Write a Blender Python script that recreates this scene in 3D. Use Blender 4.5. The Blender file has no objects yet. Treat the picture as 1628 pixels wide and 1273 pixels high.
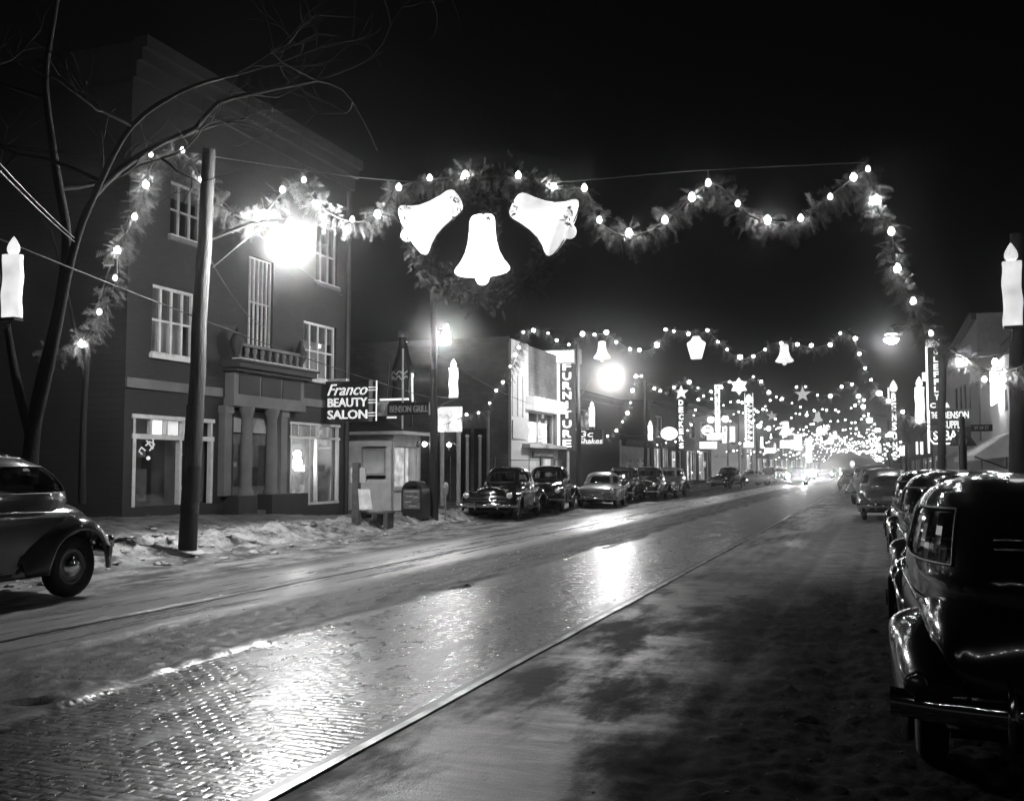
import bpy, math, random
import numpy as np
from mathutils import Vector, Matrix
PI = math.pi
S = bpy.context.scene
COL = S.collection
# ---------------------------------------------------------------- camera
F, CXP, CYP, EYE = 1600.0, 814.0, 636.5, 1.75
TH = math.atan(105.5/1600); PSI = math.atan(586*math.cos(TH)/1600)
cam = bpy.data.cameras.new('camera'); camo = bpy.data.objects.new('camera', cam); COL.objects.link(camo)
cam.sensor_width = 36; cam.lens = F/1628*36; cam.clip_end = 3000; cam.clip_start = .05
camo.location = (0, 0, EYE); camo.rotation_euler = (PI/2+TH, 0, PSI)
S.camera = camo
# ---------------------------------------------------------------- night sky
w = bpy.data.worlds.new('World'); S.world = w; w.use_nodes = True
nt = w.node_tree; nt.nodes.clear()
sky = nt.nodes.new('ShaderNodeTexSky'); sky.sky_type = 'NISHITA'; sky.sun_disc = False
sky.sun_elevation = math.radians(4); sky.sun_rotation = math.radians(140)
bw = nt.nodes.new('ShaderNodeRGBToBW'); bg = nt.nodes.new('ShaderNodeBackground'); wo = nt.nodes.new('ShaderNodeOutputWorld')
nt.links.new(sky.outputs[0], bw.inputs[0]); nt.links.new(bw.outputs[0], bg.inputs[0]); nt.links.new(bg.outputs[0], wo.inputs[0])
bg.inputs[1].default_value = 0.001
S.view_settings.view_transform = 'Standard'; S.view_settings.look = 'None'; S.view_settings.exposure = -0.3
S.cycles.max_bounces = 5; S.cycles.diffuse_bounces = 2; S.cycles.glossy_bounces = 3; S.cycles.transmission_bounces = 2
S.cycles.transparent_max_bounces = 10; S.cycles.volume_bounces = 0; S.cycles.sample_clamp_indirect = 4.0
S.cycles.caustics_reflective = False; S.cycles.caustics_refractive = False
S.cycles.use_light_tree = True; S.cycles.blur_glossy = 0.6
# ---------------------------------------------------------------- photo rays -> places in the street
_f = Vector((-math.sin(PSI)*math.cos(TH), math.cos(PSI)*math.cos(TH), math.sin(TH)))
_r = Vector((math.cos(PSI), math.sin(PSI), 0)); _u = _r.cross(_f)
def ray(px, py): return _f + _r*((px-CXP)/F) - _u*((py-CYP)/F)
CAM = Vector((0, 0, EYE))
def PX(px, py, X): d = ray(px, py); return CAM + d*(X/d.x)
def PY(px, py, Y): d = ray(px, py); return CAM + d*(Y/d.y)
def PZ(px, py, Z=0): d = ray(px, py); return CAM + d*((Z-EYE)/d.z)
def PD(px, py, D): return CAM + ray(px, py)*D
# ---------------------------------------------------------------- materials (black-and-white place)
M = {}
def mat(name, v, rough=.6, metal=0, var=0, vs=3, bump=0, bs=20, coat=0, spec=.5, stretch=None):
    if name in M: return M[name]
    m = bpy.data.materials.new(name); m.use_nodes = True; M[name] = m
    n = m.node_tree; b = n.nodes['Principled BSDF']
    b.inputs['Base Color'].default_value = (v, v, v, 1); b.inputs['Roughness'].default_value = rough
    b.inputs['Metallic'].default_value = metal; b.inputs['Coat Weight'].default_value = coat
    b.inputs['Coat Roughness'].default_value = .04; b.inputs['Specular IOR Level'].default_value = spec
    tc = n.nodes.new('ShaderNodeTexCoord'); src = tc.outputs['Object']
    if stretch:
        mp = n.nodes.new('ShaderNodeMapping'); mp.inputs['Scale'].default_value = stretch
        n.links.new(src, mp.inputs[0]); src = mp.outputs[0]
    if var:
        t = n.nodes.new('ShaderNodeTexNoise'); t.inputs['Scale'].default_value = vs; t.inputs['Detail'].default_value = 6
        r = n.nodes.new('ShaderNodeMapRange'); r.inputs[1].default_value = .3; r.inputs[2].default_value = .7
        r.inputs[3].default_value = v*(1-var); r.inputs[4].default_value = min(1, v*(1+var))
        n.links.new(src, t.inputs['Vector']); n.links.new(t.outputs[0], r.inputs[0])
        n.links.new(r.outputs[0], b.inputs['Base Color'])
    if bump:
        t = n.nodes.new('ShaderNodeTexNoise'); t.inputs['Scale'].default_value = bs; t.inputs['Detail'].default_value = 5
        k = n.nodes.new('ShaderNodeBump'); k.inputs['Strength'].default_value = bump; k.inputs['Distance'].default_value = .02
        n.links.new(src, t.inputs['Vector']); n.links.new(t.outputs[0], k.inputs['Height']); n.links.new(k.outputs[0], b.inputs['Normal'])
    return m
def glow(name, s, var=0, vs=3, v=.7):
    if name in M: return M[name]
    m = bpy.data.materials.new(name); m.use_nodes = True; M[name] = m
    n = m.node_tree; b = n.nodes['Principled BSDF']
    b.inputs['Base Color'].default_value = (v, v, v, 1); b.inputs['Roughness'].default_value = .5
    b.inputs['Emission Color'].default_value = (1, 1, 1, 1); b.inputs['Emission Strength'].default_value = s
    if var:
        tc = n.nodes.new('ShaderNodeTexCoord'); t = n.nodes.new('ShaderNodeTexNoise')
        t.inputs['Scale'].default_value = vs; t.inputs['Detail'].default_value = 3
        r = n.nodes.new('ShaderNodeMapRange'); r.inputs[1].default_value = .3; r.inputs[2].default_value = .7
        r.inputs[3].default_value = s*(1-var); r.inputs[4].default_value = s*(1+var)
        n.links.new(tc.outputs['Object'], t.inputs['Vector']); n.links.new(t.outputs[0], r.inputs[0])
        n.links.new(r.outputs[0], b.inputs['Emission Strength'])
    return m
def brick(name, v, mortar, bw_=.22, bh=.075, wallmap=True, rough=.85, var=.25):
    if name in M: return M[name]
    m = bpy.data.materials.new(name); m.use_nodes = True; M[name] = m
    n = m.node_tree; b = n.nodes['Principled BSDF']; b.inputs['Roughness'].default_value = rough
    g = n.nodes.new('ShaderNodeNewGeometry'); s = n.nodes.new('ShaderNodeSeparateXYZ'); a = n.nodes.new('ShaderNodeMath')
    c = n.nodes.new('ShaderNodeCombineXYZ'); n.links.new(g.outputs['Position'], s.inputs[0])
    n.links.new(s.outputs[0], a.inputs[0]); n.links.new(s.outputs[1], a.inputs[1])
    n.links.new(a.outputs[0], c.inputs[0]); n.links.new(s.outputs[2], c.inputs[1])
    t = n.nodes.new('ShaderNodeTexBrick'); t.inputs['Scale'].default_value = 1; t.inputs['Brick Width'].default_value = bw_
    t.inputs['Row Height'].default_value = bh; t.inputs['Mortar Size'].default_value = .007
    for i, q in ((1, v), (2, v*(1-var)), (3, mortar)): t.inputs[i].default_value = (q, q, q, 1)
    n.links.new(c.outputs[0], t.inputs['Vector'])
    z = n.nodes.new('ShaderNodeTexNoise'); z.inputs['Scale'].default_value = .7; z.inputs['Detail'].default_value = 6
    n.links.new(c.outputs[0], z.inputs['Vector'])
    r = n.nodes.new('ShaderNodeMapRange'); r.inputs[1].default_value = .3; r.inputs[2].default_value = .7; r.inputs[3].default_value = .65; r.inputs[4].default_value = 1.25
    n.links.new(z.outputs[0], r.inputs[0])
    x = n.nodes.new('ShaderNodeMix'); x.data_type = 'RGBA'; x.blend_type = 'MULTIPLY'; x.inputs[0].default_value = 1
    n.links.new(t.outputs[0], x.inputs[6]); n.links.new(r.outputs[0], x.inputs[7]); n.links.new(x.outputs[2], b.inputs['Base Color'])
    k = n.nodes.new('ShaderNodeBump'); k.inputs['Strength'].default_value = .6; k.inputs['Distance'].default_value = -.01
    n.links.new(t.outputs['Fac'], k.inputs['Height']); n.links.new(k.outputs[0], b.inputs['Normal'])
    return m
def glassmat(name, tr=.75, gl=.12):
    if name in M: return M[name]
    m = bpy.data.materials.new(name); m.use_nodes = True; M[name] = m; n = m.node_tree; n.nodes.clear()
    o = n.nodes.new('ShaderNodeOutputMaterial'); x = n.nodes.new('ShaderNodeMixShader')
    a = n.nodes.new('ShaderNodeBsdfTransparent'); g = n.nodes.new('ShaderNodeBsdfGlossy'); fr = n.nodes.new('ShaderNodeFresnel'); ad = n.nodes.new('ShaderNodeMath')
    a.inputs[0].default_value = (tr, tr, tr, 1); g.inputs['Roughness'].default_value = .03; ad.inputs[1].default_value = gl; fr.inputs[0].default_value = 1.5
    n.links.new(fr.outputs[0], ad.inputs[0]); ge = n.nodes.new('ShaderNodeNewGeometry'); sb = n.nodes.new('ShaderNodeMath'); sb.operation = 'SUBTRACT'; sb.use_clamp = True
    n.links.new(ad.outputs[0], sb.inputs[0]); n.links.new(ge.outputs['Backfacing'], sb.inputs[1]); n.links.new(sb.outputs[0], x.inputs[0])
    n.links.new(a.outputs[0], x.inputs[1]); n.links.new(g.outputs[0], x.inputs[2]); n.links.new(x.outputs[0], o.inputs[0])
    return m
GLASS = glassmat('clear glass'); CARGLASS = glassmat('car glass', .45, .1)
BRICK = brick('dark brick', .028, .015); BRICK2 = brick('grey brick', .2, .12, .4, .2)
SIDING = brick('dark siding', .03, .006, 4.0, .17, var=.1)
CLAP = brick('white clapboard', .75, .45, 6.0, .25, var=.08); CLAP.node_tree.nodes['Principled BSDF'].inputs['Roughness'].default_value = .6
STONE = mat('stone', .13, .8, var=.2, vs=2, bump=.3, bs=30)
STONED = mat('dark stone', .024, .8, var=.3, vs=2, bump=.3, bs=30)
WHITE = mat('white paint', .5, .5, var=.12, vs=6)
GREYP = mat('grey paint', .3, .5, var=.15, vs=4)
DARK = mat('dark paint', .025, .45, var=.2); BLACK = mat('black enamel', .012, .3)
POLEW = mat('weathered pole wood', .075, .9, var=.4, vs=4, bump=.8, bs=10, stretch=(6, 6, .5))
POLED = mat('tarred pole wood', .035, .85, var=.3, vs=4, bump=.6, bs=14, stretch=(6, 6, .5))
WOOD = mat('old wood', .1, .8, var=.4, vs=5, bump=.4)
BARK = mat('bark', .006, .95, var=.4, vs=8, bump=.8, bs=25)
FOL = mat('cedar foliage', .11, .7, var=.35, vs=8)
CHROME = mat('chrome', .75, .08, metal=1)
STEEL = mat('worn steel', .3, .4, metal=1, var=.95, vs=2.2, bump=.3, bs=12)
PAINTK = mat('black car paint', .01, .16, coat=1, var=.3, vs=2, bump=.04, bs=7)
PAINTD = mat('dark car paint', .06, .2, coat=1, var=.3, vs=2, bump=.04, bs=7)
PAINTG = mat('grey car paint', .22, .3, coat=.6, var=.12, vs=2)
PAINTM = mat('mid grey car paint', .12, .28, coat=.7, var=.15, vs=2)
RUBBER = mat('rubber', .018, .8, var=.4, vs=9); PLATE = mat('licence plate', .3, .5)
REDL = mat('tail lens', .05, .15, coat=1); LENS = mat('headlight lens', .55, .1, coat=1)
SNOWM = mat('dirty snow clods', .45, .8, var=.4, vs=6, bump=.7, bs=30)
ROOFM = mat('tar roof', .02, .8, var=.3)
BULB = glow('lit bulb', 20); LAMPG = glow('street lamp glass', 660)
NEON = glow('neon tube', 2.5); NEONL = glow('soft neon', 1.6); SHELL = glow('lit paper shell', 1.35, .35, 2.5)
CANDLE = glow('lit candle shell', 1.02, .3, 2.2); PANEL = glow('backlit panel', 1.3, .35, 2)
DIMP = glow('dim backlit panel', .35, .5, 3); ROOM = glow('lit shop interior', 1.7, .8, 1.3); ROOM2 = glow('dim shop interior', .16, .8, 1.6)
ROOM3 = glow('bright shop interior', 3.2, .7, .9)
# ---------------------------------------------------------------- objects
ORG = {}
def thing(name, label, cat, loc=(0, 0, 0), group=None, kind=None):
    o = bpy.data.objects.new(name, None); COL.objects.link(o); o.location = loc; o.empty_display_size = .1
    o['label'] = label; o['category'] = cat
    if group: o['group'] = group
    ORG[o] = Vector(loc); return o
def tag(o, label, cat, group=None):
    o['label'] = label; o['category'] = cat
    if group: o['group'] = group
    return o
def copy_tree(o, parent=None):
    c = o.copy(); COL.objects.link(c); c.parent = parent
    for ch in o.children: copy_tree(ch, c)
    return c
class MB:
    def __init__(s): s.v = []; s.f = []; s.sm = []
    def add(s, vs, fs, smooth=False):
        n = len(s.v); s.v += [tuple(q) for q in vs]; s.f += [tuple(i+n for i in q) for q in fs]; s.sm += [smooth]*len(fs); return s
    def box(s, x0, x1, y0, y1, z0, z1):
        if x0 > x1: x0, x1 = x1, x0
        if y0 > y1: y0, y1 = y1, y0
        if z0 > z1: z0, z1 = z1, z0
        return s.add([(x0,y0,z0),(x1,y0,z0),(x1,y1,z0),(x0,y1,z0),(x0,y0,z1),(x1,y0,z1),(x1,y1,z1),(x0,y1,z1)],
              [(0,3,2,1),(4,5,6,7),(0,1,5,4),(1,2,6,5),(2,3,7,6),(3,0,4,7)])
    def tube(s, pts, r, n=8, cap=True):
        pts = [Vector(p) for p in pts]; rs = r if isinstance(r, (list, tuple)) else [r]*len(pts)
        vs = []; up = Vector((0, 0, 1)); k0 = None
        for i, p in enumerate(pts):
            t = (pts[min(i+1, len(pts)-1)]-pts[max(i-1, 0)]).normalized()
            if k0 is None: k0 = t.cross(up if abs(t.z) < .9 else Vector((1, 0, 0))).normalized()
            else:
                k0 = (k0 - t*k0.dot(t)); k0 = k0.normalized() if k0.length > 1e-6 else t.orthogonal().normalized()
            b = t.cross(k0)
            for j in range(n):
                a = 2*PI*j/n; vs.append(p+(k0*math.cos(a)+b*math.sin(a))*rs[i])
        fs = [(i*n+j, i*n+(j+1) % n, (i+1)*n+(j+1) % n, (i+1)*n+j) for i in range(len(pts)-1) for j in range(n)]
        s.add(vs, fs, True)
        if cap: s.add(vs[:n], [tuple(range(n))[::-1]]); s.add(vs[-n:], [tuple(range(n))])
        return s
    def lathe(s, prof, c=(0, 0, 0), axis='z', n=24, sy=1.0, rot=None):
        c = Vector(c); vs = []
        for r, h in prof:
            for j in range(n):
                a = 2*PI*j/n; x, y, z = r*math.cos(a), r*math.sin(a)*sy, h
                if axis == 'y': p = Vector((x, z, y))
                elif axis == 'x': p = Vector((z, x, y))
                else: p = Vector((x, y, z))
                if rot: p = rot @ p
                vs.append(c+p)
        fs = [(i*n+j, i*n+(j+1) % n, (i+1)*n+(j+1) % n, (i+1)*n+j) for i in range(len(prof)-1) for j in range(n)]
        return s.add(vs, fs, True)
    def ball(s, c, r, n=8, m=6, sz=1):
        return s.lathe([(max(1e-4, r*math.sin(PI*i/m)), -r*sz*math.cos(PI*i/m)) for i in range(m+1)], c, 'z', n)
    def ico(s, c, r):
        t = (1+5**.5)/2; q = [(-1,t,0),(1,t,0),(-1,-t,0),(1,-t,0),(0,-1,t),(0,1,t),(0,-1,-t),(0,1,-t),(t,0,-1),(t,0,1),(-t,0,-1),(-t,0,1)]
        k = r/math.sqrt(1+t*t); c = Vector(c)
        return s.add([c+Vector(p)*k for p in q], [(0,11,5),(0,5,1),(0,1,7),(0,7,10),(0,10,11),(1,5,9),(5,11,4),(11,10,2),(10,7,6),(7,1,8),(3,9,4),(3,4,2),(3,2,6),(3,6,8),(3,8,9),(4,9,5),(2,4,11),(6,2,10),(8,6,7),(9,8,1)], True)
    def rings(s, R, closed=True, smooth=True):
        n = len(R[0]); vs = [p for r in R for p in r]; e = n if closed else n-1
        return s.add(vs, [(i*n+j, i*n+(j+1) % n, (i+1)*n+(j+1) % n, (i+1)*n+j) for i in range(len(R)-1) for j in range(e)], smooth)
    def prism(s, poly, axis, a, b):  # outline extruded along an axis
        def P(u, v, t): return {'x': (t, u, v), 'y': (u, t, v), 'z': (u, v, t)}[axis]
        n = len(poly); vs = [P(u, v, a) for u, v in poly]+[P(u, v, b) for u, v in poly]
        return s.add(vs, [tuple(range(n)), tuple(range(2*n-1, n-1, -1))]+[(i, i+n, (i+1) % n+n, (i+1) % n) for i in range(n)])
    def build(s, name, m, parent=None, kind=None):
        me = bpy.data.meshes.new(name); og = ORG.get(parent, Vector((0, 0, 0)))
        me.from_pydata([(x-og.x, y-og.y, z-og.z) for x, y, z in s.v], [], s.f); me.update()
        me.polygons.foreach_set('use_smooth', s.sm)
        me.materials.append(m); o = bpy.data.objects.new(name, me); COL.objects.link(o)
        if parent: o.parent = parent
        if kind: o['kind'] = kind
        ORG[o] = og; return o
_tc = {}
def textmesh(s, shear=0, off=0.02):
    k = (s, shear, off)
    if k not in _tc:
        c = bpy.data.curves.new('t', 'FONT'); c.body = s; c.size = 1; c.shear = shear; c.offset = off; c.extrude = .03; c.resolution_u = 3
        o = bpy.data.objects.new('t', c); COL.objects.link(o); bpy.context.view_layer.update()
        me = bpy.data.meshes.new_from_object(o.evaluated_get(bpy.context.evaluated_depsgraph_get()))
        vs = [v.co.copy() for v in me.vertices]; fs = [tuple(p.vertices) for p in me.polygons]
        bpy.data.objects.remove(o); bpy.data.curves.remove(c); bpy.data.meshes.remove(me)
        x0 = min(v.x for v in vs); x1 = max(v.x for v in vs); y0 = min(v.y for v in vs); y1 = max(v.y for v in vs)
        _tc[k] = ([((v.x-x0)/(x1-x0), (v.y-y0)/(y1-y0), v.z) for v in vs], fs)
    return _tc[k]
def letters(parent, s, a0, a1, z0, z1, at, m, face='-y', shear=0, off=.02, depth=1.0, name='lettering'):
    vs, fs = textmesh(s, shear, off); b = MB(); out = []
    for u, v, t in vs:
        h = z0+(z1-z0)*v; q = a0+(a1-a0)*u; t = t*depth+.012
        out.append((q, at-t, h) if face == '-y' else (at+t, q, h) if face == '+x' else (at-t, q, h))
    b.add(out, fs); return b.build(name, m, parent)
# ---------------------------------------------------------------- noise for the ground
_rt = np.random.RandomState(7).rand(512, 512)
def vn(x, y):
    xi = np.floor(x).astype(int); yi = np.floor(y).astype(int); fx = x-xi; fy = y-yi
    fx = fx*fx*(3-2*fx); fy = fy*fy*(3-2*fy)
    g = lambda i, j: _rt[i & 511, j & 511]
    return (g(xi, yi)*(1-fx)+g(xi+1, yi)*fx)*(1-fy)+(g(xi, yi+1)*(1-fx)+g(xi+1, yi+1)*fx)*fy-.5
def fbm(x, y, o=4, g=.5):
    r = 0; a = 1
    for k in range(o): r = r+a*vn(x+13.7*k, y+7.1*k); x = x*2.03; y = y*2.03; a *= g
    return r
def sst(a, b, x): t = np.clip((x-a)/(b-a), 0, 1); return t*t*(3-2*t)
XBR, XR1, XR2 = -5.75, -3.08, -8.28      # edge of the bare brick, near rail, far rail
def H(x, y):
    x = np.asarray(x, float); y = np.asarray(y, float)
    edge = XBR+.16*fbm(y*.9+3, y*0+1, 3)+.5*vn(y*.12, y*0+9)+.45*fbm(x*3, y*2.2, 4, .6)
    fade = 1-sst(60, 100, y)
    z = .008*fbm(x*2, y*1.2, 3)
    sn = 1-sst(edge-.05, edge+.05, x)                       # packed snow left of the bricks
    z = z+sn*(.018+.03*np.abs(fbm(x*7, y*3.2, 5, .65))+.02*fbm(x*2.5+9, y*.8, 3))
    lane = sst(-9.6, -9.0, x)*(1-sst(-7.6, -7.2, x)); z = z*(1-.7*lane)+.02*lane
    band = sst(-7.7, -7.1, x)*(1-sst(-6.0, -5.7, x)); z = z+band*.045*np.maximum(0, fbm(x*6+4, y*4.5, 5, .7)-.08)
    rg = np.exp(-((x-XR2)/.09)**2); z = z-rg*.02
    bank = sst(-11.9, -12.9, x)                             # left bank, sidewalk and rise
    lump = np.abs(fbm(x*2.6, y*2.6, 5, .6))
    hump = np.exp(-((x+13.15)/.75)**2)
    z = z+hump*(.11+.32*lump+.09*np.abs(fbm(x*9, y*9, 3, .6)))*fade+sst(-10.4, -12.2, x)*.05*np.maximum(0, fbm(x*6, y*4, 5, .65))*1.3
    z = z+bank*(.12+.02*fbm(x*3, y*3, 4))
    rise = sst(31, 19, y); z = z+sst(-13.2, -15.6, x)*rise*.42
    # churned slush on the near right
    ch = sst(-1.9, -.4, x)*(.35+.65*sst(19, 13, y))
    z = z+ch*(.05*np.abs(fbm(x*10, y*7, 5, .8))+.012*fbm(x*3.1, y*1.2, 3))
    z = z+sst(-2.6, -1.4, x)*.012*fbm(x*1.2, y*4.5, 4)
    for rx in (-1.15, -.35): z = z-.022*np.exp(-((x-rx-.15*vn(y*.15, y*0+rx))/.11)**2)*(1-sst(25, 40, y))
    rb = sst(1.9, 3.0, x); z = z+rb*(.14+.16*np.abs(fbm(x*2.2, y*2.2, 5, .6)))
    return z
def Hs(x, y): return float(H(np.array([x]), np.array([y]))[0])
def sheet(name, x0, x1, dx, m, kind='structure', y0=2.6, y1=430, lab=None, cat=None, dz=0):
    xs = np.arange(x0, x1+1e-6, dx) if dx else np.array([x0, x1]); ys = [y0]
    while ys[-1] < y1: ys.append(ys[-1]+max(.04, .0095*ys[-1]) if ys[-1] < 110 else ys[-1]+6)
    ys = np.array(ys); X, Y = np.meshgrid(xs, ys); Z = H(X, Y)+dz
    ny, nx = X.shape; V = np.stack([X, Y, Z], -1).reshape(-1, 3)
    i = np.arange((ny-1)*(nx-1)); r = i//(nx-1); c = i % (nx-1); a = r*nx+c
    Fa = np.stack([a, a+1, a+nx+1, a+nx], -1)
    me = bpy.data.meshes.new(name); me.vertices.add(len(V)); me.vertices.foreach_set('co', V.ravel())
    me.loops.add(Fa.size); me.loops.foreach_set('vertex_index', Fa.ravel().astype(np.int32))
    me.polygons.add(len(Fa)); me.polygons.foreach_set('loop_start', (np.arange(len(Fa))*4).astype(np.int32))
    me.polygons.foreach_set('loop_total', np.full(len(Fa), 4, np.int32)); me.update(); me.validate()
    me.polygons.foreach_set('use_smooth', [True]*len(Fa)); me.materials.append(m)
    o = bpy.data.objects.new(name, me); COL.objects.link(o); o['kind'] = kind
    if lab: o['label'] = lab; o['category'] = cat
    return o
# road material: bare wet brick, packed snow, wet asphalt, churned slush, chosen by where the plough and wheels have been
def roadmat():
    m = bpy.data.materials.new('wet winter street'); m.use_nodes = True; n = m.node_tree; L = n.links.new; b = n.nodes['Principled BSDF']
    g = n.nodes.new('ShaderNodeNewGeometry'); s = n.nodes.new('ShaderNodeSeparateXYZ'); L(g.outputs['Position'], s.inputs[0]); X = s.outputs[0]; Y = s.outputs[1]
    def noise(sx, sy, det=5, rgh=.6, off=0):
        mp = n.nodes.new('ShaderNodeMapping'); mp.inputs['Scale'].default_value = (sx, sy, 1); mp.inputs['Location'].default_value = (off, off*.7, 0)
        L(g.outputs['Position'], mp.inputs[0]); t = n.nodes.new('ShaderNodeTexNoise'); t.inputs['Scale'].default_value = 1
        t.inputs['Detail'].default_value = det; t.inputs['Roughness'].default_value = rgh; L(mp.outputs[0], t.inputs['Vector']); return t.outputs[0]
    def mth(op, a, c=None):
        k = n.nodes.new('ShaderNodeMath'); k.operation = op
        for i, q in enumerate((a, c)):
            if q is None: continue
            if isinstance(q, (int, float)): k.inputs[i].default_value = q
            else: L(q, k.inputs[i])
        return k.outputs[0]
    def mr(a, f0, f1, t0, t1):
        k = n.nodes.new('ShaderNodeMapRange'); k.interpolation_type = 'SMOOTHSTEP'; L(a, k.inputs[0])
        for i, q in enumerate((f0, f1, t0, t1)): k.inputs[i+1].default_value = q
        return k.outputs[0]
    def mix(f, a, c):
        k = n.nodes.new('ShaderNodeMix'); k.data_type = 'FLOAT'
        for i, q in ((0, f), (2, a), (3, c)):
            if isinstance(q, (int, float)): k.inputs[i].default_value = q
            else: L(q, k.inputs[i])
        return k.outputs[0]
    xn = mth('ADD', X, mth('MULTIPLY', mth('SUBTRACT', noise(1.5, .5, 6), .5), .9))
    snow = mr(xn, XBR-.12, XBR+.12, 1, 0)
    asph = mr(X, XR1-.02, XR1+.04, 0, 1)
    fine = noise(9, 5, 6, .65); strk = noise(5, .35, 5, .6, 3); big = noise(.9, .35, 8, .66, 5); agg = noise(70, 70, 2, .5, 61); crs = noise(1.7, 5.5, 6, .7, 8)
    # snow
    sv = mth('MULTIPLY', mr(strk, .3, .7, .035, .15), mr(fine, .25, .75, .6, 1.25))
    lane = mth('MULTIPLY', mr(X, -9.9, -9.1, 0, 1), mr(X, -7.7, -7.0, 1, 0))
    sv = mix(lane, sv, mr(strk, .3, .7, .18, .42))
    srg = mix(lane, mr(fine, .3, .7, .5, .8), mr(strk, .3, .7, .24, .36))
    # brick
    cx = n.nodes.new('ShaderNodeCombineXYZ'); L(mth('ADD', X, mth('MULTIPLY', mth('SUBTRACT', noise(3, 3, 2, .5, 40), .5), .11)), cx.inputs[0]); L(mth('ADD', Y, mth('MULTIPLY', mth('SUBTRACT', noise(3, 3, 2, .5, 50), .5), .10)), cx.inputs[1])
    br = n.nodes.new('ShaderNodeTexBrick'); br.inputs['Scale'].default_value = 1; br.inputs['Brick Width'].default_value = .17; br.inputs['Row Height'].default_value = .08
    br.inputs['Mortar Size'].default_value = .03; br.inputs['Mortar Smooth'].default_value = 1
    for i, q in ((1, .045), (2, .02), (3, .012)): br.inputs[i].default_value = (q, q, q, 1)
    L(cx.outputs[0], br.inputs['Vector'])
    bv = n.nodes.new('ShaderNodeRGBToBW'); L(br.outputs[0], bv.inputs[0])
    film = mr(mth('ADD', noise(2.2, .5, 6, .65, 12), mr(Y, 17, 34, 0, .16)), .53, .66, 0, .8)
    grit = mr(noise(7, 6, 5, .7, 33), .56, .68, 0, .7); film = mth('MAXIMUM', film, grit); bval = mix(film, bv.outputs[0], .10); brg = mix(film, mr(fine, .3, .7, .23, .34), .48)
    # asphalt and slush
    slush = mth('MULTIPLY', mr(mth('ADD', X, mth('MULTIPLY', mth('SUBTRACT', big, .5), 2.4)), -2.3, -.9, 0, 1), 1)
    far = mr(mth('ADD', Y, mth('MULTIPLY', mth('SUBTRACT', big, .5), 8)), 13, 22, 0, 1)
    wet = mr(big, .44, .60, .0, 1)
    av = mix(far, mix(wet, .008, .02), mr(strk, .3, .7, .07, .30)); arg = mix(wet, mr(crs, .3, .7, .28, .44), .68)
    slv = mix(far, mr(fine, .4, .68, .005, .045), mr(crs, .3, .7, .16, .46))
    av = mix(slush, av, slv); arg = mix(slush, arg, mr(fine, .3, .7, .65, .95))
    val = mix(snow, bval, sv); rg = mix(snow, brg, srg)
    val = mix(asph, val, av); rg = mix(asph, rg, arg)
    gut = mr(X, -10.2, -9.7, 1, 0); gv = mth('MULTIPLY', mr(noise(2.5, .8, 6, .6, 20), .35, .65, .05, .34), mr(fine, .3, .7, .7, 1.2))
    val = mix(gut, val, gv); rg = mix(gut, rg, .7)
    cc = n.nodes.new('ShaderNodeCombineXYZ')
    for i in range(3): L(val, cc.inputs[i])
    L(cc.outputs[0], b.inputs['Base Color']); L(rg, b.inputs['Roughness'])
    hb = mth('MULTIPLY', br.outputs['Fac'], mix(asph, mth('SUBTRACT', 1, snow), 0))
    hb = mth('MULTIPLY', hb, mth('SUBTRACT', 1, film))
    brickz = mth('MULTIPLY', mth('SUBTRACT', 1, snow), mth('SUBTRACT', 1, asph))
    h = mth('SUBTRACT', mth('MULTIPLY', fine, mix(snow, .12, .9)), mth('MULTIPLY', hb, .16))
    h = mth('ADD', h, mth('MULTIPLY', crs, mth('MULTIPLY', asph, .45)))
    h = mth('ADD', h, mth('MULTIPLY', mth('MULTIPLY', noise(4.6, 9.5, 1, .5, 30), brickz), .22))
    h = mth('ADD', h, mth('MULTIPLY', agg, mix(asph, .05, .22)))
    k = n.nodes.new('ShaderNodeBump'); k.inputs['Strength'].default_value = .9; k.inputs['Distance'].default_value = .022
    L(mix(slush, mix(snow, mix(asph, 1.0, mix(wet, .9, .15)), mix(lane, .35, 1.0)), mix(far, .04, .15)), b.inputs['Specular IOR Level']); L(h, k.inputs['Height']); L(k.outputs[0], b.inputs['Normal'])
    return m
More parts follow.
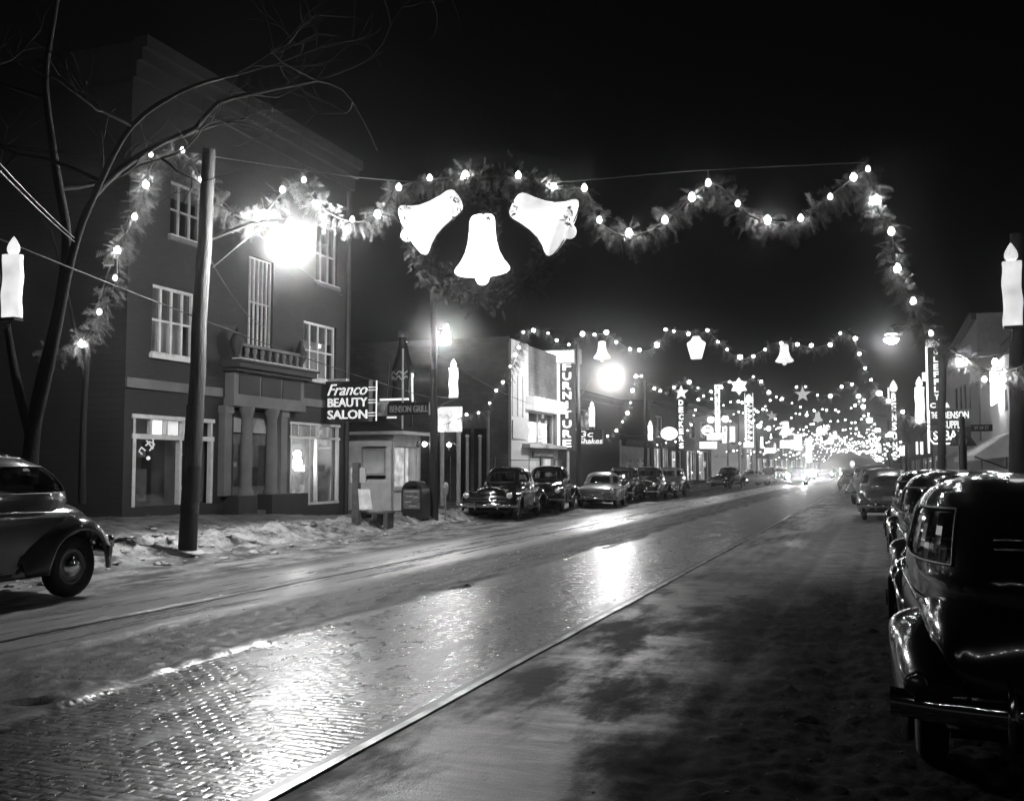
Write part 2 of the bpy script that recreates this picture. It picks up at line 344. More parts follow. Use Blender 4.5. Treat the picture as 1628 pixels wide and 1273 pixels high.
def snowmat():
    m = bpy.data.materials.new('shovelled snow'); m.use_nodes = True; n = m.node_tree; L = n.links.new; b = n.nodes['Principled BSDF']
    g = n.nodes.new('ShaderNodeNewGeometry'); s = n.nodes.new('ShaderNodeSeparateXYZ'); L(g.outputs['Position'], s.inputs[0])
    t = n.nodes.new('ShaderNodeTexNoise'); t.inputs['Scale'].default_value = 2.2; t.inputs['Detail'].default_value = 7; t.inputs['Roughness'].default_value = .65; L(g.outputs['Position'], t.inputs['Vector'])
    r = n.nodes.new('ShaderNodeMapRange'); r.inputs[1].default_value = .36; r.inputs[2].default_value = .6; r.inputs[3].default_value = .03; r.inputs[4].default_value = .55; L(t.outputs[0], r.inputs[0])
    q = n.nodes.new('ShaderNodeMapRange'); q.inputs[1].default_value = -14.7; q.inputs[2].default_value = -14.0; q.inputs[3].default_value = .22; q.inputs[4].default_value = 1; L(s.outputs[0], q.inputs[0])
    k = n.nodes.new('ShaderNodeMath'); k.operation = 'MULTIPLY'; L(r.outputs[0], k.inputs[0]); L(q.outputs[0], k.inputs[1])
    c = n.nodes.new('ShaderNodeCombineXYZ')
    for i in range(3): L(k.outputs[0], c.inputs[i])
    L(c.outputs[0], b.inputs['Base Color']); b.inputs['Roughness'].default_value = .75
    u = n.nodes.new('ShaderNodeTexNoise'); u.inputs['Scale'].default_value = 14; u.inputs['Detail'].default_value = 6; L(g.outputs['Position'], u.inputs['Vector'])
    z = n.nodes.new('ShaderNodeBump'); z.inputs['Strength'].default_value = .8; z.inputs['Distance'].default_value = .03; L(u.outputs[0], z.inputs['Height']); L(z.outputs[0], b.inputs['Normal'])
    return m
ROADM = roadmat(); SNOW = snowmat()
MB().add([(-500, -60, -.12), (500, -60, -.12), (500, 900, -.12), (-500, 900, -.12)], [(0, 1, 2, 3)]).build('ground', mat('frozen ground', .15, .9, var=.3, vs=.4), kind='structure')
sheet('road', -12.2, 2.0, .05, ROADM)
sheet('snowy_sidewalk', -20.6, -12.2, .07, SNOW)
sheet('snowy_pavement', 2.0, 9.2, .12, SNOW)
# rails
def rail(x, w, label, m, gm):
    t = thing('tram_rail', label, 'rail', (x, 3, 0), group='tram rails set in the street')
    ys = [2.7]+[3+i*.5 for i in range(200)]+[110, 200, 400]
    for nm, a, c, mm, dz in (('rail_head', -w/2, w/2, m, .012), ('flange_groove', -w/2-.075, -w/2-.004, gm, .004)):
        b = MB(); V = []
        for y in ys: z = Hs(x, y)+dz; V += [(x+a, y, z), (x+c, y, z)]
        vs = V+[(p[0], p[1], p[2]-.05) for p in V]; N = len(V)
        fs = [(2*i, 2*i+1, 2*i+3, 2*i+2) for i in range(len(ys)-1)]+[(2*i+N, 2*i, 2*i+2, 2*i+2+N) for i in range(len(ys)-1)]+[(2*i+1, 2*i+1+N, 2*i+3+N, 2*i+3) for i in range(len(ys)-1)]
        b.add(vs, fs, False); b.build(nm, mm, t)
rail(XR1, .065, 'wide bright steel rail beside the bare wet bricks', STEEL, mat('wet groove dirt', .012, .4))
rail(XR2, .05, 'thin dark rail running through the packed snow', mat('dark rail steel', .12, .4, metal=1), mat('wet groove dirt', .012, .4))
# loose clods of snow
def clods(name, lab, n, xr, yr, sr, seed, m):
    rn = random.Random(seed); b = MB()
    for i in range(n):
        x = rn.gauss((xr[0]+xr[1])/2, (xr[1]-xr[0])/4); y = yr[0]+(yr[1]-yr[0])*rn.random()**1.6; r = sr[0]+(sr[1]-sr[0])*rn.random()**3
        h_ = Hs(x, y)+r*.15; k = len(b.v); b.ico((x, y, h_), r)
        for j in range(k, len(b.v)):
            q = Vector(b.v[j]); c = Vector((x, y, h_)); d = q-c; b.v[j] = tuple(c+Vector((d.x*rn.uniform(.7, 1.4), d.y*rn.uniform(.7, 1.4), d.z*rn.uniform(.3, .6))))
    b.sm = [False]*len(b.sm); o = b.build(name, m); o['kind'] = 'stuff'; o['label'] = lab; o['category'] = 'snow'
clods('snow_clods', 'broken clods of snow along the left bank', 900, (-14.4, -11.2), (9, 45), (.02, .11), 3, SNOWM)
clods('slush_clods', 'dark lumps of frozen slush beside the parked cars on the right', 500, (-1.5, .9), (4, 17), (.004, .02), 4, mat('dark slush', .09, .7, var=.6, vs=7))
clods('brick_edge_clods', 'small crumbs of snow along the edge of the bare bricks', 500, (-7.2, -5.7), (4, 26), (.006, .02), 5, SNOWM)
# ---------------------------------------------------------------- cars (local: forward = +y, origin on the ground)
def spline(tab, n):
    tab = np.array(tab, float); k = len(tab); out = []
    for i in range(n):
        t = i/(n-1)*(k-1); j = min(int(t), k-2); u = t-j
        p0, p1, p2, p3 = tab[max(j-1, 0)], tab[j], tab[j+1], tab[min(j+2, k-1)]
        out.append(.5*((2*p1)+(-p0+p2)*u+(2*p0-5*p1+4*p2-p3)*u*u+(-p0+3*p1-3*p2+p3)*u**3))
    return out
def sp(v, e): return math.copysign(abs(v)**e, v)
STY = {
 'fastback': dict(
   body=[(-2.38,.30,.46,.66),(-2.34,.58,.40,.82),(-2.22,.68,.36,1.0),(-1.9,.75,.32,1.12),(-1.3,.79,.30,1.16),(-.5,.82,.30,1.18),(.3,.82,.30,1.18),(.85,.76,.32,1.18),(1.3,.58,.36,1.15),(1.8,.46,.38,1.09),(2.1,.36,.42,1.0),(2.2,.2,.5,.86)],
   gh=[(1.10,.80,-2.26,.80),(1.18,.79,-2.22,.76),(1.30,.77,-2.12,.62),(1.42,.74,-1.94,.48),(1.52,.70,-1.72,.34),(1.60,.63,-1.45,.2),(1.66,.51,-1.12,.08),(1.695,.33,-.68,-.05),(1.71,.1,-.42,-.18)],
   win=(1.20,1.50), ff=dict(y0=.72, y1=2.42, cx=.68, w=.235, zt=.93, yw=1.52), rf=dict(y0=-2.42, y1=-.66, cx=.68, w=.25, zt=.92, yw=-1.48), wr=.36, arch=.42, grille='tall'),
 'slant': dict(
   body=[(-2.24,.30,.46,.66),(-2.20,.58,.40,.82),(-2.10,.68,.36,1.0),(-1.85,.75,.32,1.12),(-1.3,.79,.30,1.16),(-.5,.82,.30,1.18),(.3,.82,.30,1.18),(.85,.76,.32,1.18),(1.3,.58,.36,1.15),(1.8,.46,.38,1.09),(2.1,.36,.42,1.0),(2.2,.2,.5,.86)],
   gh=[(1.10,.80,-2.02,.80),(1.18,.79,-2.0,.76),(1.30,.77,-1.92,.62),(1.42,.74,-1.78,.48),(1.52,.70,-1.58,.34),(1.60,.63,-1.34,.2),(1.66,.51,-1.04,.08),(1.695,.33,-.68,-.05),(1.71,.1,-.42,-.18)],
   win=(1.20,1.50), ff=dict(y0=.72, y1=2.42, cx=.68, w=.235, zt=.93, yw=1.52), rf=dict(y0=-2.34, y1=-.95, cx=.69, w=.25, zt=.95, yw=-1.74), wr=.36, arch=.42, grille='tall'),
 'sedan': dict(
   body=[(-2.36,.12,.48,.66),(-2.32,.46,.42,.86),(-2.2,.62,.36,.98),(-1.9,.70,.32,1.05),(-1.4,.77,.30,1.12),(-.5,.81,.30,1.15),(.3,.81,.30,1.15),(.85,.78,.32,1.15),(1.3,.66,.34,1.12),(1.8,.56,.36,1.06),(2.15,.46,.42,.98),(2.26,.3,.5,.86)],
   gh=[(1.08,.76,-1.62,.86),(1.18,.745,-1.52,.80),(1.30,.72,-1.38,.66),(1.42,.69,-1.24,.52),(1.52,.645,-1.08,.38),(1.60,.57,-.90,.24),(1.66,.45,-.70,.12),(1.69,.28,-.5,0),(1.70,.08,-.35,-.15)],
   win=(1.19,1.50), ff=dict(y0=.55, y1=2.44, cx=.68, w=.25, zt=.92, yw=1.52), rf=dict(y0=-2.44, y1=-.70, cx=.69, w=.24, zt=.93, yw=-1.46), wr=.36, arch=.42, grille='wide'),
 'modern': dict(
   body=[(-2.45,.3,.42,.70),(-2.40,.72,.36,.86),(-2.2,.84,.32,.93),(-1.6,.89,.30,.97),(-.5,.91,.28,1.0),(.3,.91,.28,1.0),(.9,.90,.28,.99),(1.5,.88,.30,.96),(2.1,.84,.34,.88),(2.38,.70,.40,.76),(2.45,.4,.46,.66)],
   gh=[(.95,.80,-1.62,1.0),(1.04,.78,-1.46,.88),(1.14,.75,-1.28,.70),(1.24,.71,-1.12,.54),(1.34,.66,-.96,.4),(1.42,.58,-.80,.26),(1.48,.45,-.62,.1),(1.51,.28,-.45,-.05),(1.52,.08,-.3,-.15)],
   win=(1.04,1.33), ff=dict(y0=.9, y1=2.46, cx=.80, w=.13, zt=.88, yw=1.5), rf=dict(y0=-2.42, y1=-.9, cx=.80, w=.13, zt=.84, yw=-1.5), wr=.34, arch=.40, grille='low'),
}
def make_car(style, paint, name='parked_car', roof_dz=0, split_rear=True, visor=False):
    st = STY[style]; t = thing(name, '', 'car')
    N = 26
    # hull
    R = []
    for y, w_, zb, zt in spline(st['body'], 46):
        w_ = max(w_, .03); zm = zt-(zt-zb)*.42; ring = [(-w_*.90, y, zb)]
        for k in range(N+1):
            a = PI-PI*k/N; ring.append((w_*sp(math.cos(a), .72), y, zm+(zt-zm)*max(0, math.sin(a))**.72))
        ring.append((w_*.90, y, zb)); R.append(ring)
    b = MB(); b.rings(R, closed=False); b.add(R[0], [tuple(range(len(R[0])))]); b.add(R[-1], [tuple(range(len(R[-1])))[::-1]])
    b.build('body', paint, t)
    b = MB(); b.box(-.62, .62, -2.0, 2.0, .26, .34); b.tube([(-.7, 1.52, .36), (.7, 1.52, .36)], .04); b.tube([(-.7, -1.5, .36), (.7, -1.5, .36)], .05); b.ball((0, -1.5, .36), .14)
    b.tube([(.45, -2.42, .27), (.45, -.5, .28)], .03); b.build('chassis', DARK, t)
    # greenhouse with windows cut out of it
    z0, z1 = st['win']; zs = [st['gh'][0][0]-.26, st['gh'][0][0], z0-.03, z0]+[z0+(z1-z0)*k/6 for k in range(1, 7)]+[z1+.03, 1.0]
    g = [(st['gh'][0][0]-.26, st['gh'][0][1]*.97, st['gh'][0][2]*.96, st['gh'][0][3]*.96)]+st['gh']; gz = [q[0] for q in g]; zs = [q for q in zs if q > gz[0]-.001]
    zs = sorted(set([gz[0], st['gh'][0][0]]+zs[2:-1]))+[q for q in np.linspace(z1+.06, gz[-1], 9)]
    NR = 72; rings = []
    for z in zs:
        wv, yr, yf = [float(np.interp(z, gz, [q[k] for q in g])) for k in (1, 2, 3)]
        if z > z1+.02:   # dome
            u = (z-gz[0])/(gz[-1]-gz[0])
        yc = (yr+yf)/2; L_ = (yf-yr)/2
        rings.append([Vector((wv*sp(math.cos(2*PI*k/NR), .66), yc+L_*sp(math.sin(2*PI*k/NR), .66), z+roof_dz*max(0, (z-z0)/(z1-z0)) if roof_dz else z)) for k in range(NR)])
    jz0 = next(i for i, z in enumerate(zs) if abs(z-z0) < 1e-6); jz1 = next(i for i, z in enumerate(zs) if abs(z-z1) < 1e-6)
    wins = {'windshield': [(13, 18), (18, 23)], 'side_window': [(1, 10), (-10, 0), (26, 35), (36, 46)], 'rear_window': [(-22, -18), (-18, -14)] if split_rear else [(-22, -14)]}
    cell = {}
    for nm, spans in wins.items():
        for si, (a, c) in enumerate(spans):
            jt = jz1-(1 if nm == 'rear_window' else 0); jb = jz0+(1 if nm == 'rear_window' else 0)
            for k in range(a, c):
                for j in range(jb, jt): cell[(j, k % NR)] = (nm, si, (k == a, k == c-1, j == jb, j == jt-1))
    body = MB(); V = [p for r in rings for p in r]; body.v = [tuple(p) for p in V]; gl = {}; trims = {}
    for j in range(len(rings)-1):
        for k in range(NR):
            q = [j*NR+k, j*NR+(k+1) % NR, (j+1)*NR+(k+1) % NR, (j+1)*NR+k]
            c = cell.get((j, k))
            if not c: body.f.append(tuple(q)); body.sm.append(True); continue
            key = c[:2]; l, r_, lo, hi = c[2]; G = gl.setdefault(key, MB())
            co = [V[i] for i in q]; tri = None
            if l and lo: tri = 0
            elif r_ and lo: tri = 1
            elif r_ and hi: tri = 2
            elif l and hi: tri = 3
            cen = Vector((0, V[q[0]].y*.3, 1.2))
            ins = [p+(Vector((0, p.y*.5, p.z))-p).normalized()*.018 for p in co]
            if tri is None: G.add(ins, [(0, 1, 2, 3)], True)
            else:
                o = [(tri+3) % 4, tri, (tri+1) % 4]; body.f.append(tuple(q[i] for i in o)); body.sm.append(True)
                G.add([ins[i] for i in range(4) if i != tri], [(0, 1, 2)], True)
            for e, (i0, i1) in ((l, (0, 3)), (r_, (1, 2)), (lo, (0, 1)), (hi, (3, 2))):
                if e: trims.setdefault(key, MB()).tube([co[i0], co[i1]], .009, 5, False)
    body.f.append(tuple((len(rings)-1)*NR+k for k in range(NR))); body.sm.append(True)
    body.build('roof', paint, t)
    for key, G in gl.items():
        gp = G.build(key[0], CARGLASS, t)
        if style not in ('fastback', 'slant') or key[0] != 'rear_window': trims[key].build('window_trim', CHROME if style == 'modern' else DARK, gp)
    b = MB()   # seats and wheel inside
    for y in (-.95, .0): b.box(-.6, .6, y-.1, y+.08, .85, 1.22)
    b.tube([(-.35+.17*math.cos(a), .38+.03*math.sin(a), 1.15+.16*math.sin(a)) for a in [k*PI/8 for k in range(17)]], .012, 6)
    b.build('seats', DARK, t)
    # fenders
    for fd, nm in ((st['ff'], 'front_fender'), (st['rf'], 'rear_fender')):
        for sgn in (-1, 1):
            R = []; n = 34
            for i in range(n):
                u = i/(n-1); y = fd['y0']+(fd['y1']-fd['y0'])*u; s_ = math.sin(PI*u)
                if nm == 'front_fender': prof = max(.02, min(1, (u*1.6)**.8 if u < .6 else 1)*(1-max(0, (u-.72)/.28)**2.6))
                else: prof = max(.02, min(1, ((1-u)*1.9)**.7 if u > .5 else 1)*(1-max(0, (.48-u)/.48)**2.2*.72))
                hw = fd['w']*max(.1, prof**.5); zt = .46+(fd['zt']-.46)*prof**.8
                ar = st['arch']**2-(y-fd['yw'])**2; zb = .30
                if u < .04 or u > .96: zb = zt-.1
                if ar > 0: zb = max(zb, .36+math.sqrt(ar)*.98)
                zb = min(zb, zt-.03); zm = zt-min(.24, (zt-zb)*.8)
                cx = fd['cx']; ring = []
                for k in range(13):
                    a = PI*(1-k/12); ring.append((sgn*(cx+hw*math.cos(a)), y, zm+(zt-zm)*math.sin(a)))
                ring.append((sgn*(cx+hw*.99), y, (zm+zb)/2)); ring.append((sgn*(cx+hw*.96), y, zb)); ring.append((sgn*(cx+hw*.8), y, zb+.01)); R.append(ring)
            b = MB(); b.rings(R, closed=False); b.add(R[0], [tuple(range(16))]); b.add(R[-1], [tuple(range(16))]); b.build(nm, paint, t)
    # wheels
    wr = st['wr']
    for y in (st['ff']['yw'], st['rf']['yw']):
        for sgn in (-1, 1):
            x = sgn*(.70 if style != 'modern' else .76); W = MB()
            prof = [(wr*.60, -.07), (wr*.86, -.085), (wr*.97, -.06), (wr, 0), (wr*.97, .06), (wr*.86, .085), (wr*.60, .07)]
            W.lathe(prof, (x, y, wr), 'x', 32); o = W.build('wheel', RUBBER, t)
            MB().lathe([(.001, .06), (wr*.35, .062), (wr*.5, .05), (wr*.62, .072), (wr*.62, -.05), (.001, -.05)] if sgn > 0 else [(.001, -.06), (wr*.35, -.062), (wr*.5, -.05), (wr*.62, -.072), (wr*.62, .05), (.001, .05)], (x, y, wr), 'x', 24).build('rim', paint, o)
            MB().lathe([(.001, sgn*.10), (wr*.2, sgn*.095), (wr*.33, sgn*.07), (wr*.36, sgn*.055)], (x, y, wr), 'x', 20).build('hubcap', CHROME, o)
    # bumpers
    zc = .50 if style != 'modern' else .42
    for yy, s_ in ((2.52, 1), (-2.50 if style != 'slant' else -2.36, -1)):
        pts = [(x, yy-s_*(.20*abs(x/.93)**2.6), zc) for x in np.linspace(-.93, .93, 23)]
        R = [[(p[0], p[1]-s_*.02, p[2]-.075), (p[0], p[1]+s_*.012, p[2]-.055), (p[0], p[1]+s_*.03, p[2]), (p[0], p[1]+s_*.012, p[2]+.055), (p[0], p[1]-s_*.02, p[2]+.075), (p[0], p[1]-s_*.03, p[2])] for p in pts]
        b = MB(); b.rings(R); b.add(R[0], [tuple(range(6))]); b.add(R[-1], [tuple(range(6))]); o = b.build('bumper', CHROME, t)
        for x in (-.36, .36):
            MB().tube([(x, yy+s_*.0, zc-.13), (x, yy+s_*.05, zc-.06), (x, yy+s_*.055, zc+.06), (x, yy+s_*.0, zc+.15)], [.02, .032, .032, .016], 8).build('bumper_guard', CHROME, o)
    # lamps
    fx = .69 if style != 'modern' else .72
    hz = .80 if style != 'modern' else .72; hy = 2.36 if style != 'modern' else 2.40
    for sgn in (-1, 1):
        o = MB().lathe([(.06, -.16), (.10, -.04), (.112, .0), (.105, .02), (.092, .022)], (sgn*fx, hy-.02, hz), 'y', 20).build('headlight', CHROME, t)
        MB().lathe([(.093, .0), (.085, .03), (.05, .045), (.001, .05)], (sgn*fx, hy, hz), 'y', 20).build('lens', LENS, o)
        o = MB().lathe([(.045, .14), (.058, -.04), (.064, -.052), (.048, -.056)], (sgn*.80, -2.36 if style != 'slant' else -2.24, .62), 'y', 16).build('tail_light', CHROME, t)
        MB().lathe([(.048, -.05), (.03, -.064), (.001, -.07)], (sgn*.80, -2.36 if style != 'slant' else -2.24, .62), 'y', 16).build('lens', REDL, o)
    # grille
    b = MB(); gr = st['grille']
    if gr == 'tall':
        for k in range(11):
            z = .48+k*.042; hw = .30*math.sin(PI*min(1, (k+2.5)/12))**.6; yb = 2.25-.012*k
            b.tube([(-hw, yb-.06, z), (-hw*.5, yb+.02, z), (0, yb+.05, z), (hw*.5, yb+.02, z), (hw, yb-.06, z)], .010, 6)
        b.tube([(0, 2.33, .45), (0, 2.26, .96), (0, 2.1, 1.03)], .014, 6)
    elif gr == 'wide':
        for k in range(27):
            x = -.56+k*.043; yb = 2.44-.16*abs(x)**1.5
            b.tube([(x, yb, .55), (x, yb-.01, .72)], .009, 5)
        for z in (.54, .64, .73): b.tube([(x, 2.46-.17*abs(x)**1.5, z) for x in np.linspace(-.6, .6, 13)], .013, 6)
        for z in (.84, .88): b.tube([(-.25, 2.28, z), (0, 2.33, z), (.25, 2.28, z)], .012, 6)
    else:
        for z in (.50, .58): b.tube([(x, 2.52-.14*abs(x)**1.5, z) for x in np.linspace(-.62, .62, 13)], .018, 6)
        b.tube([(x, 2.50-.14*abs(x)**1.5, .66-.05*abs(x)) for x in np.linspace(-.66, .66, 13)], .022, 6)
    b.build('grille', CHROME, t)
    if gr == 'wide':
        b = MB(); b.rings([[(x, 2.36-.16*abs(x)**1.5, .5), (x, 2.38-.16*abs(x)**1.5, .78), (x, 2.18, .82)] for x in np.linspace(-.62, .62, 9)], closed=False); b.build('grille_shell', paint, t)
    MB().tube([(0, 2.0, 1.03), (0, 2.14, 1.07), (0, 2.2, 1.04)], [.01, .022, .008], 8).build('hood_ornament', CHROME, t)
    # plate, handles, belt trim, deck handle, wipers
    pz = .74
    MB().box(-.16, .16, -2.415, -2.40, pz-.07, pz+.07).build('licence_plate', PLATE, t)
    b = MB(); b.tube([(-.1, -2.36, .88), (0, -2.37, .90), (.1, -2.36, .88)], .014, 6); b.build('trunk_handle', CHROME, t)
    for sgn in (-1, 1):
        xs = .835 if style != 'modern' else .925; zh = 1.02 if style != 'modern' else .86
        b = MB(); b.tube([(sgn*(xs-.03), -.08, zh), (sgn*(xs+.025), -.08, zh), (sgn*(xs+.02), -.2, zh)], .011, 6); b.build('door_handle', CHROME, t)
        b = MB(); tb = spline(st['body'], 46); tb = [q for q in tb if -1.75 < q[0] < 1.35]
        b.tube([(sgn*(q[1]*.985+.004), q[0], q[3]-.17) for q in tb], .010, 5); b.build('belt_trim', CHROME, t)
        if style != 'modern':
            b = MB(); b.box(sgn*.72, sgn*.90, -.75, .78, .33, .37); b.build('running_board', RUBBER, t)
        b = MB(); b.box(sgn*(xs-.012), sgn*(xs-.004), .62, .632, .42, 1.0); b.box(sgn*(xs-.012), sgn*(xs-.004), -.272, -.26, .42, 1.0); b.build('door_seam', DARK, t)
    return t
def place(c, x, y, yaw, label, group='cars parked along the street', z=None, s=1):
    c.location = (x, y, Hs(x, y)*.6 if z is None else z); c.rotation_euler = (0, 0, yaw); c['label'] = label; c['group'] = group
    if s != 1: c.scale = (s, s, s)
    return c
GC = 'cars parked along the left kerb'; GR = 'cars parked along the right kerb'
A = make_car('fastback', PAINTK, split_rear=True)
place(A, .95, 8.15, .0, 'large black sedan nearest the camera on the right, seen from behind with chrome bumper', GR, z=.0, s=1.0)
B = copy_tree(A); place(B, 1.0, 14.4, .0, 'black sedan directly ahead of the nearest car on the right, mostly hidden behind it', GR)
C2 = copy_tree(A); place(C2, .98, 20.6, .01, 'third dark sedan up the right kerb, its left fender catching lights', GR)
D = make_car('fastback', PAINTM, split_rear=False)
place(D, .12, 36.8, .03, 'grey rounded sedan seen squarely from behind with wide rear window and licence plate', GR)
E = make_car('sedan', PAINTG)
p = PD(1392, 745, 48); place(E, p.x, p.y, -.12, 'pale grey car parked just ahead of the grey sedan, left wheel showing', GR, s=1.1)
L1 = make_car('slant', PAINTD, split_rear=True)
place(L1, -10.95, 8.62, PI, 'dark rounded sedan cut by the left edge, snow around its wheel', GC, z=.03, s=1.15)
L2 = make_car('sedan', PAINTK)
p = PD(806, 742, 34.2); place(L2, p.x, p.y, PI+.10, 'black sedan facing the camera with wide chrome grille and two headlights', GC, s=1.02)
L3 = copy_tree(L2); p = PD(872, 742, 39.5); place(L3, p.x, p.y, PI+.16, 'black sedan tucked behind the chrome grille car, bright shop light through its windscreen', GC)
L4 = make_car('modern', PAINTG)
p = PD(957, 742, 44.5); place(L4, p.x, p.y, PI+.14, 'low grey slab sided car with two upright bumper guards', GC, s=1.0)
L5 = copy_tree(L2); p = PD(990, 742, 50); place(L5, p.x, p.y, PI+.05, 'dark car half hidden behind the low grey car', GC)
L6 = copy_tree(L2); p = PD(1030, 742, 53); place(L6, p.x, p.y, PI+.05, 'dark sedan with pale grille in the middle of the left row of cars', GC)
L7 = copy_tree(D); p = PD(1062, 742, 58); place(L7, p.x, p.y, PI+.03, 'rounded grey car at the far end of the left row before the gap', GC)
L8 = copy_tree(L2); p = PD(1157, 742, 82); place(L8, p.x, p.y, PI-.2, 'small dark car standing alone in front of the sign painted wall', GC)
L9 = copy_tree(L4); p = PD(1190, 742, 96); place(L9, p.x, p.y, PI-.9, 'light coloured car turned sideways below the tall round topped sign', GC)
for i, (px, dd, src, lb) in enumerate(((1222, 112, L2, 'far dark car left of the oncoming headlights'), (1240, 128, D, 'far grey car just before the oncoming headlights'),
        (1352, 78, L4, 'distant car in the right lane driving away, left of the pale kerb car'), (1378, 66, E, 'pale boxy car ahead of the parked row on the right'), (1398, 92, D, 'far grey car at the head of the right row'))):
    c = copy_tree(src); p = PD(px, 742, dd); place(c, p.x, p.y, PI if i < 2 else 0, lb, GC if i < 2 else GR)
# cars coming towards the camera with lit headlights
HL = glow('lit headlight lens', 2600)
def oncoming(px, dd, label, src):
    c = copy_tree(src); p = PD(px, 742, dd); place(c, p.x, p.y, PI, label, 'cars driving with their headlights on'); c.name = 'moving_car'
    for ch in c.children:
        for g in ch.children:
            if g.name.startswith('lens') and ch.name.startswith('headlight'):
                g.data = g.data.copy(); g.data.materials[0] = HL
oncoming(1268, 96, 'oncoming car with blazing headlights nearest down the street', L2)
oncoming(1287, 128, 'oncoming car with lit headlights close behind the first', L2)
oncoming(1330, 150, 'distant oncoming car with small bright headlights right of the others', L2)
# ---------------------------------------------------------------- buildings
XL, XRT = -16.7, 6.0
def wall_x(mb, X, y0, y1, z0, z1, holes, dep, inward):   # wall in a plane X with rectangular openings and reveals
    ys = sorted({y0, y1} | {min(max(h[i], y0), y1) for h in holes for i in (0, 1)}); zs = sorted({z0, z1} | {h[i] for h in holes for i in (2, 3)})
    for a, b_ in zip(ys, ys[1:]):
        for c, d in zip(zs, zs[1:]):
            my, mz = (a+b_)/2, (c+d)/2
            if any(h[0] < my < h[1] and h[2] < mz < h[3] for h in holes): continue
            mb.add([(X, a, c), (X, b_, c), (X, b_, d), (X, a, d)], [(0, 1, 2, 3)])
    q = X+dep*inward
    for h in holes:
        a, b_, c, d = h
        mb.add([(X,a,c),(X,b_,c),(X,b_,d),(X,a,d),(q,a,c),(q,b_,c),(q,b_,d),(q,a,d)], [(0,1,5,4),(1,2,6,5),(2,3,7,6),(3,0,4,7)])
def hole(px0, py0, px1, py1, X=None):   # opening seen between two picture corners on the facade plane
    X = XL if X is None else X
    a = PX(px0, py0, X); b_ = PX(px1, py1, X); c = PX(px0, py1, X)
    return (min(a.y, b_.y), max(a.y, b_.y), b_.z if False else c.z, a.z)
def shell(mb, X, Xb, y0, y1, z0, z1, top=True):   # side walls, back and roof slab behind a facade plane
    mb.add([(X,y0,z0),(Xb,y0,z0),(Xb,y0,z1),(X,y0,z1)], [(0,1,2,3)]); mb.add([(X,y1,z0),(Xb,y1,z0),(Xb,y1,z1),(X,y1,z1)], [(0,1,2,3)])
    mb.add([(Xb,y0,z0),(Xb,y1,z0),(Xb,y1,z1),(Xb,y0,z1)], [(0,1,2,3)])
    mb.add([(X,y0,z1-.3),(Xb,y0,z1-.3),(Xb,y1,z1-.3),(X,y1,z1-.3)], [(0,1,2,3)])
def window(parent, X, h, side=1, n=2, m=2, frame=WHITE, pane=GLASS, back=None, dep=.14, fr=.06, sill=True, name='window'):
    # side = +1: facade looks towards +x (left of the street); frame ring + mullions, pane behind, glowing panel in place of the lit room
    a, b_, c, d = h; s = -side; q0, q1 = X+s*(dep-.06), X+s*dep
    f = MB(); f.box(q0, q1, a, b_, c, c+fr); f.box(q0, q1, a, b_, d-fr, d); f.box(q0, q1, a, a+fr, c+fr, d-fr); f.box(q0, q1, b_-fr, b_, c+fr, d-fr)
    for i in range(1, n): y = a+(b_-a)*i/n; f.box(q0+s*.006, q1-s*.006, y-fr*.45, y+fr*.45, c+fr, d-fr)
    if m > 1:
        for i in range(1, m): z = c+(d-c)*i/m; f.box(q0+s*.012, q1-s*.012, a+fr, b_-fr, z-fr*.35, z+fr*.35)
    o = f.build(name, frame, parent)
    if pane: MB().box(q1+s*.004, q1+s*.012, a, b_, c, d).build('pane', pane, o)
    if back: MB().box(q1+s*.35, q1+s*.37, a-.1, b_+.1, c-.1, d+.1).build('room_glow', back, o)
    if sill: g = MB(); g.box(X+side*.10, q0-s*.0, a-.08, b_+.08, c-.11, c-.004); g.build('sill', STONE if frame is not WHITE else WHITE, o)
    if name == 'window' and side == 1 and d > 4 and pane:
        k = ((a*7.3) % 1)*.3+.25; MB().box(q1+s*.05, q1+s*.06, a+.05, b_-.05, d-(d-c)*k, d-.02).build('blind', mat('window blind', .3, .8, var=.2), o)
        if sill: MB().box(X+side*.09, q0-s*.0, a-.05, b_+.05, c-.002, c+.04).build('sill_snow', SNOWM, o)
    return o
# --- the three storey brick building with columned entrance
Y0, Y1, ZT = 19.1, 29.8, 12.0
bA = thing('brick_building', 'tall dark brick building with columned stone entrance and white window frames behind the leaning pole', 'building', (XL, Y0, 0))
W1 = hole(243, 450, 309, 562); W2 = hole(483, 508, 534, 600); W3 = hole(272, 285, 322, 375); W4 = hole(503, 352, 536, 448)
WC = hole(396, 405, 433, 550); SL = hole(213, 663, 335, 806); SR = hole(462, 674, 538, 800); DR = hole(372, 648, 440, 818)
b = MB(); wall_x(b, XL, Y0, Y1, -.3, ZT, [W1, W2, W3, W4, WC, SL, SR, DR], .28, -1); shell(b, XL, -31, Y0, Y1, -.3, ZT); b.build('wall', BRICK, bA)
b = MB(); b.add([(XL-.02, Y0-.03, .2), (-31, Y0-.03, .2), (-31, Y0-.03, ZT-1), (XL-.02, Y0-.03, ZT-1)], [(0, 1, 2, 3)]); b.build('side_siding', SIDING, bA)
for h_, nn in ((W1, 4), (W2, 4)): window(bA, XL, h_, n=nn, m=2, back=ROOM2, fr=.075)
for h_ in (W3, W4): window(bA, XL, h_, n=3, m=2, frame=GREYP, fr=.06)
window(bA, XL, WC, n=6, m=2, frame=WHITE, fr=.045, sill=False)
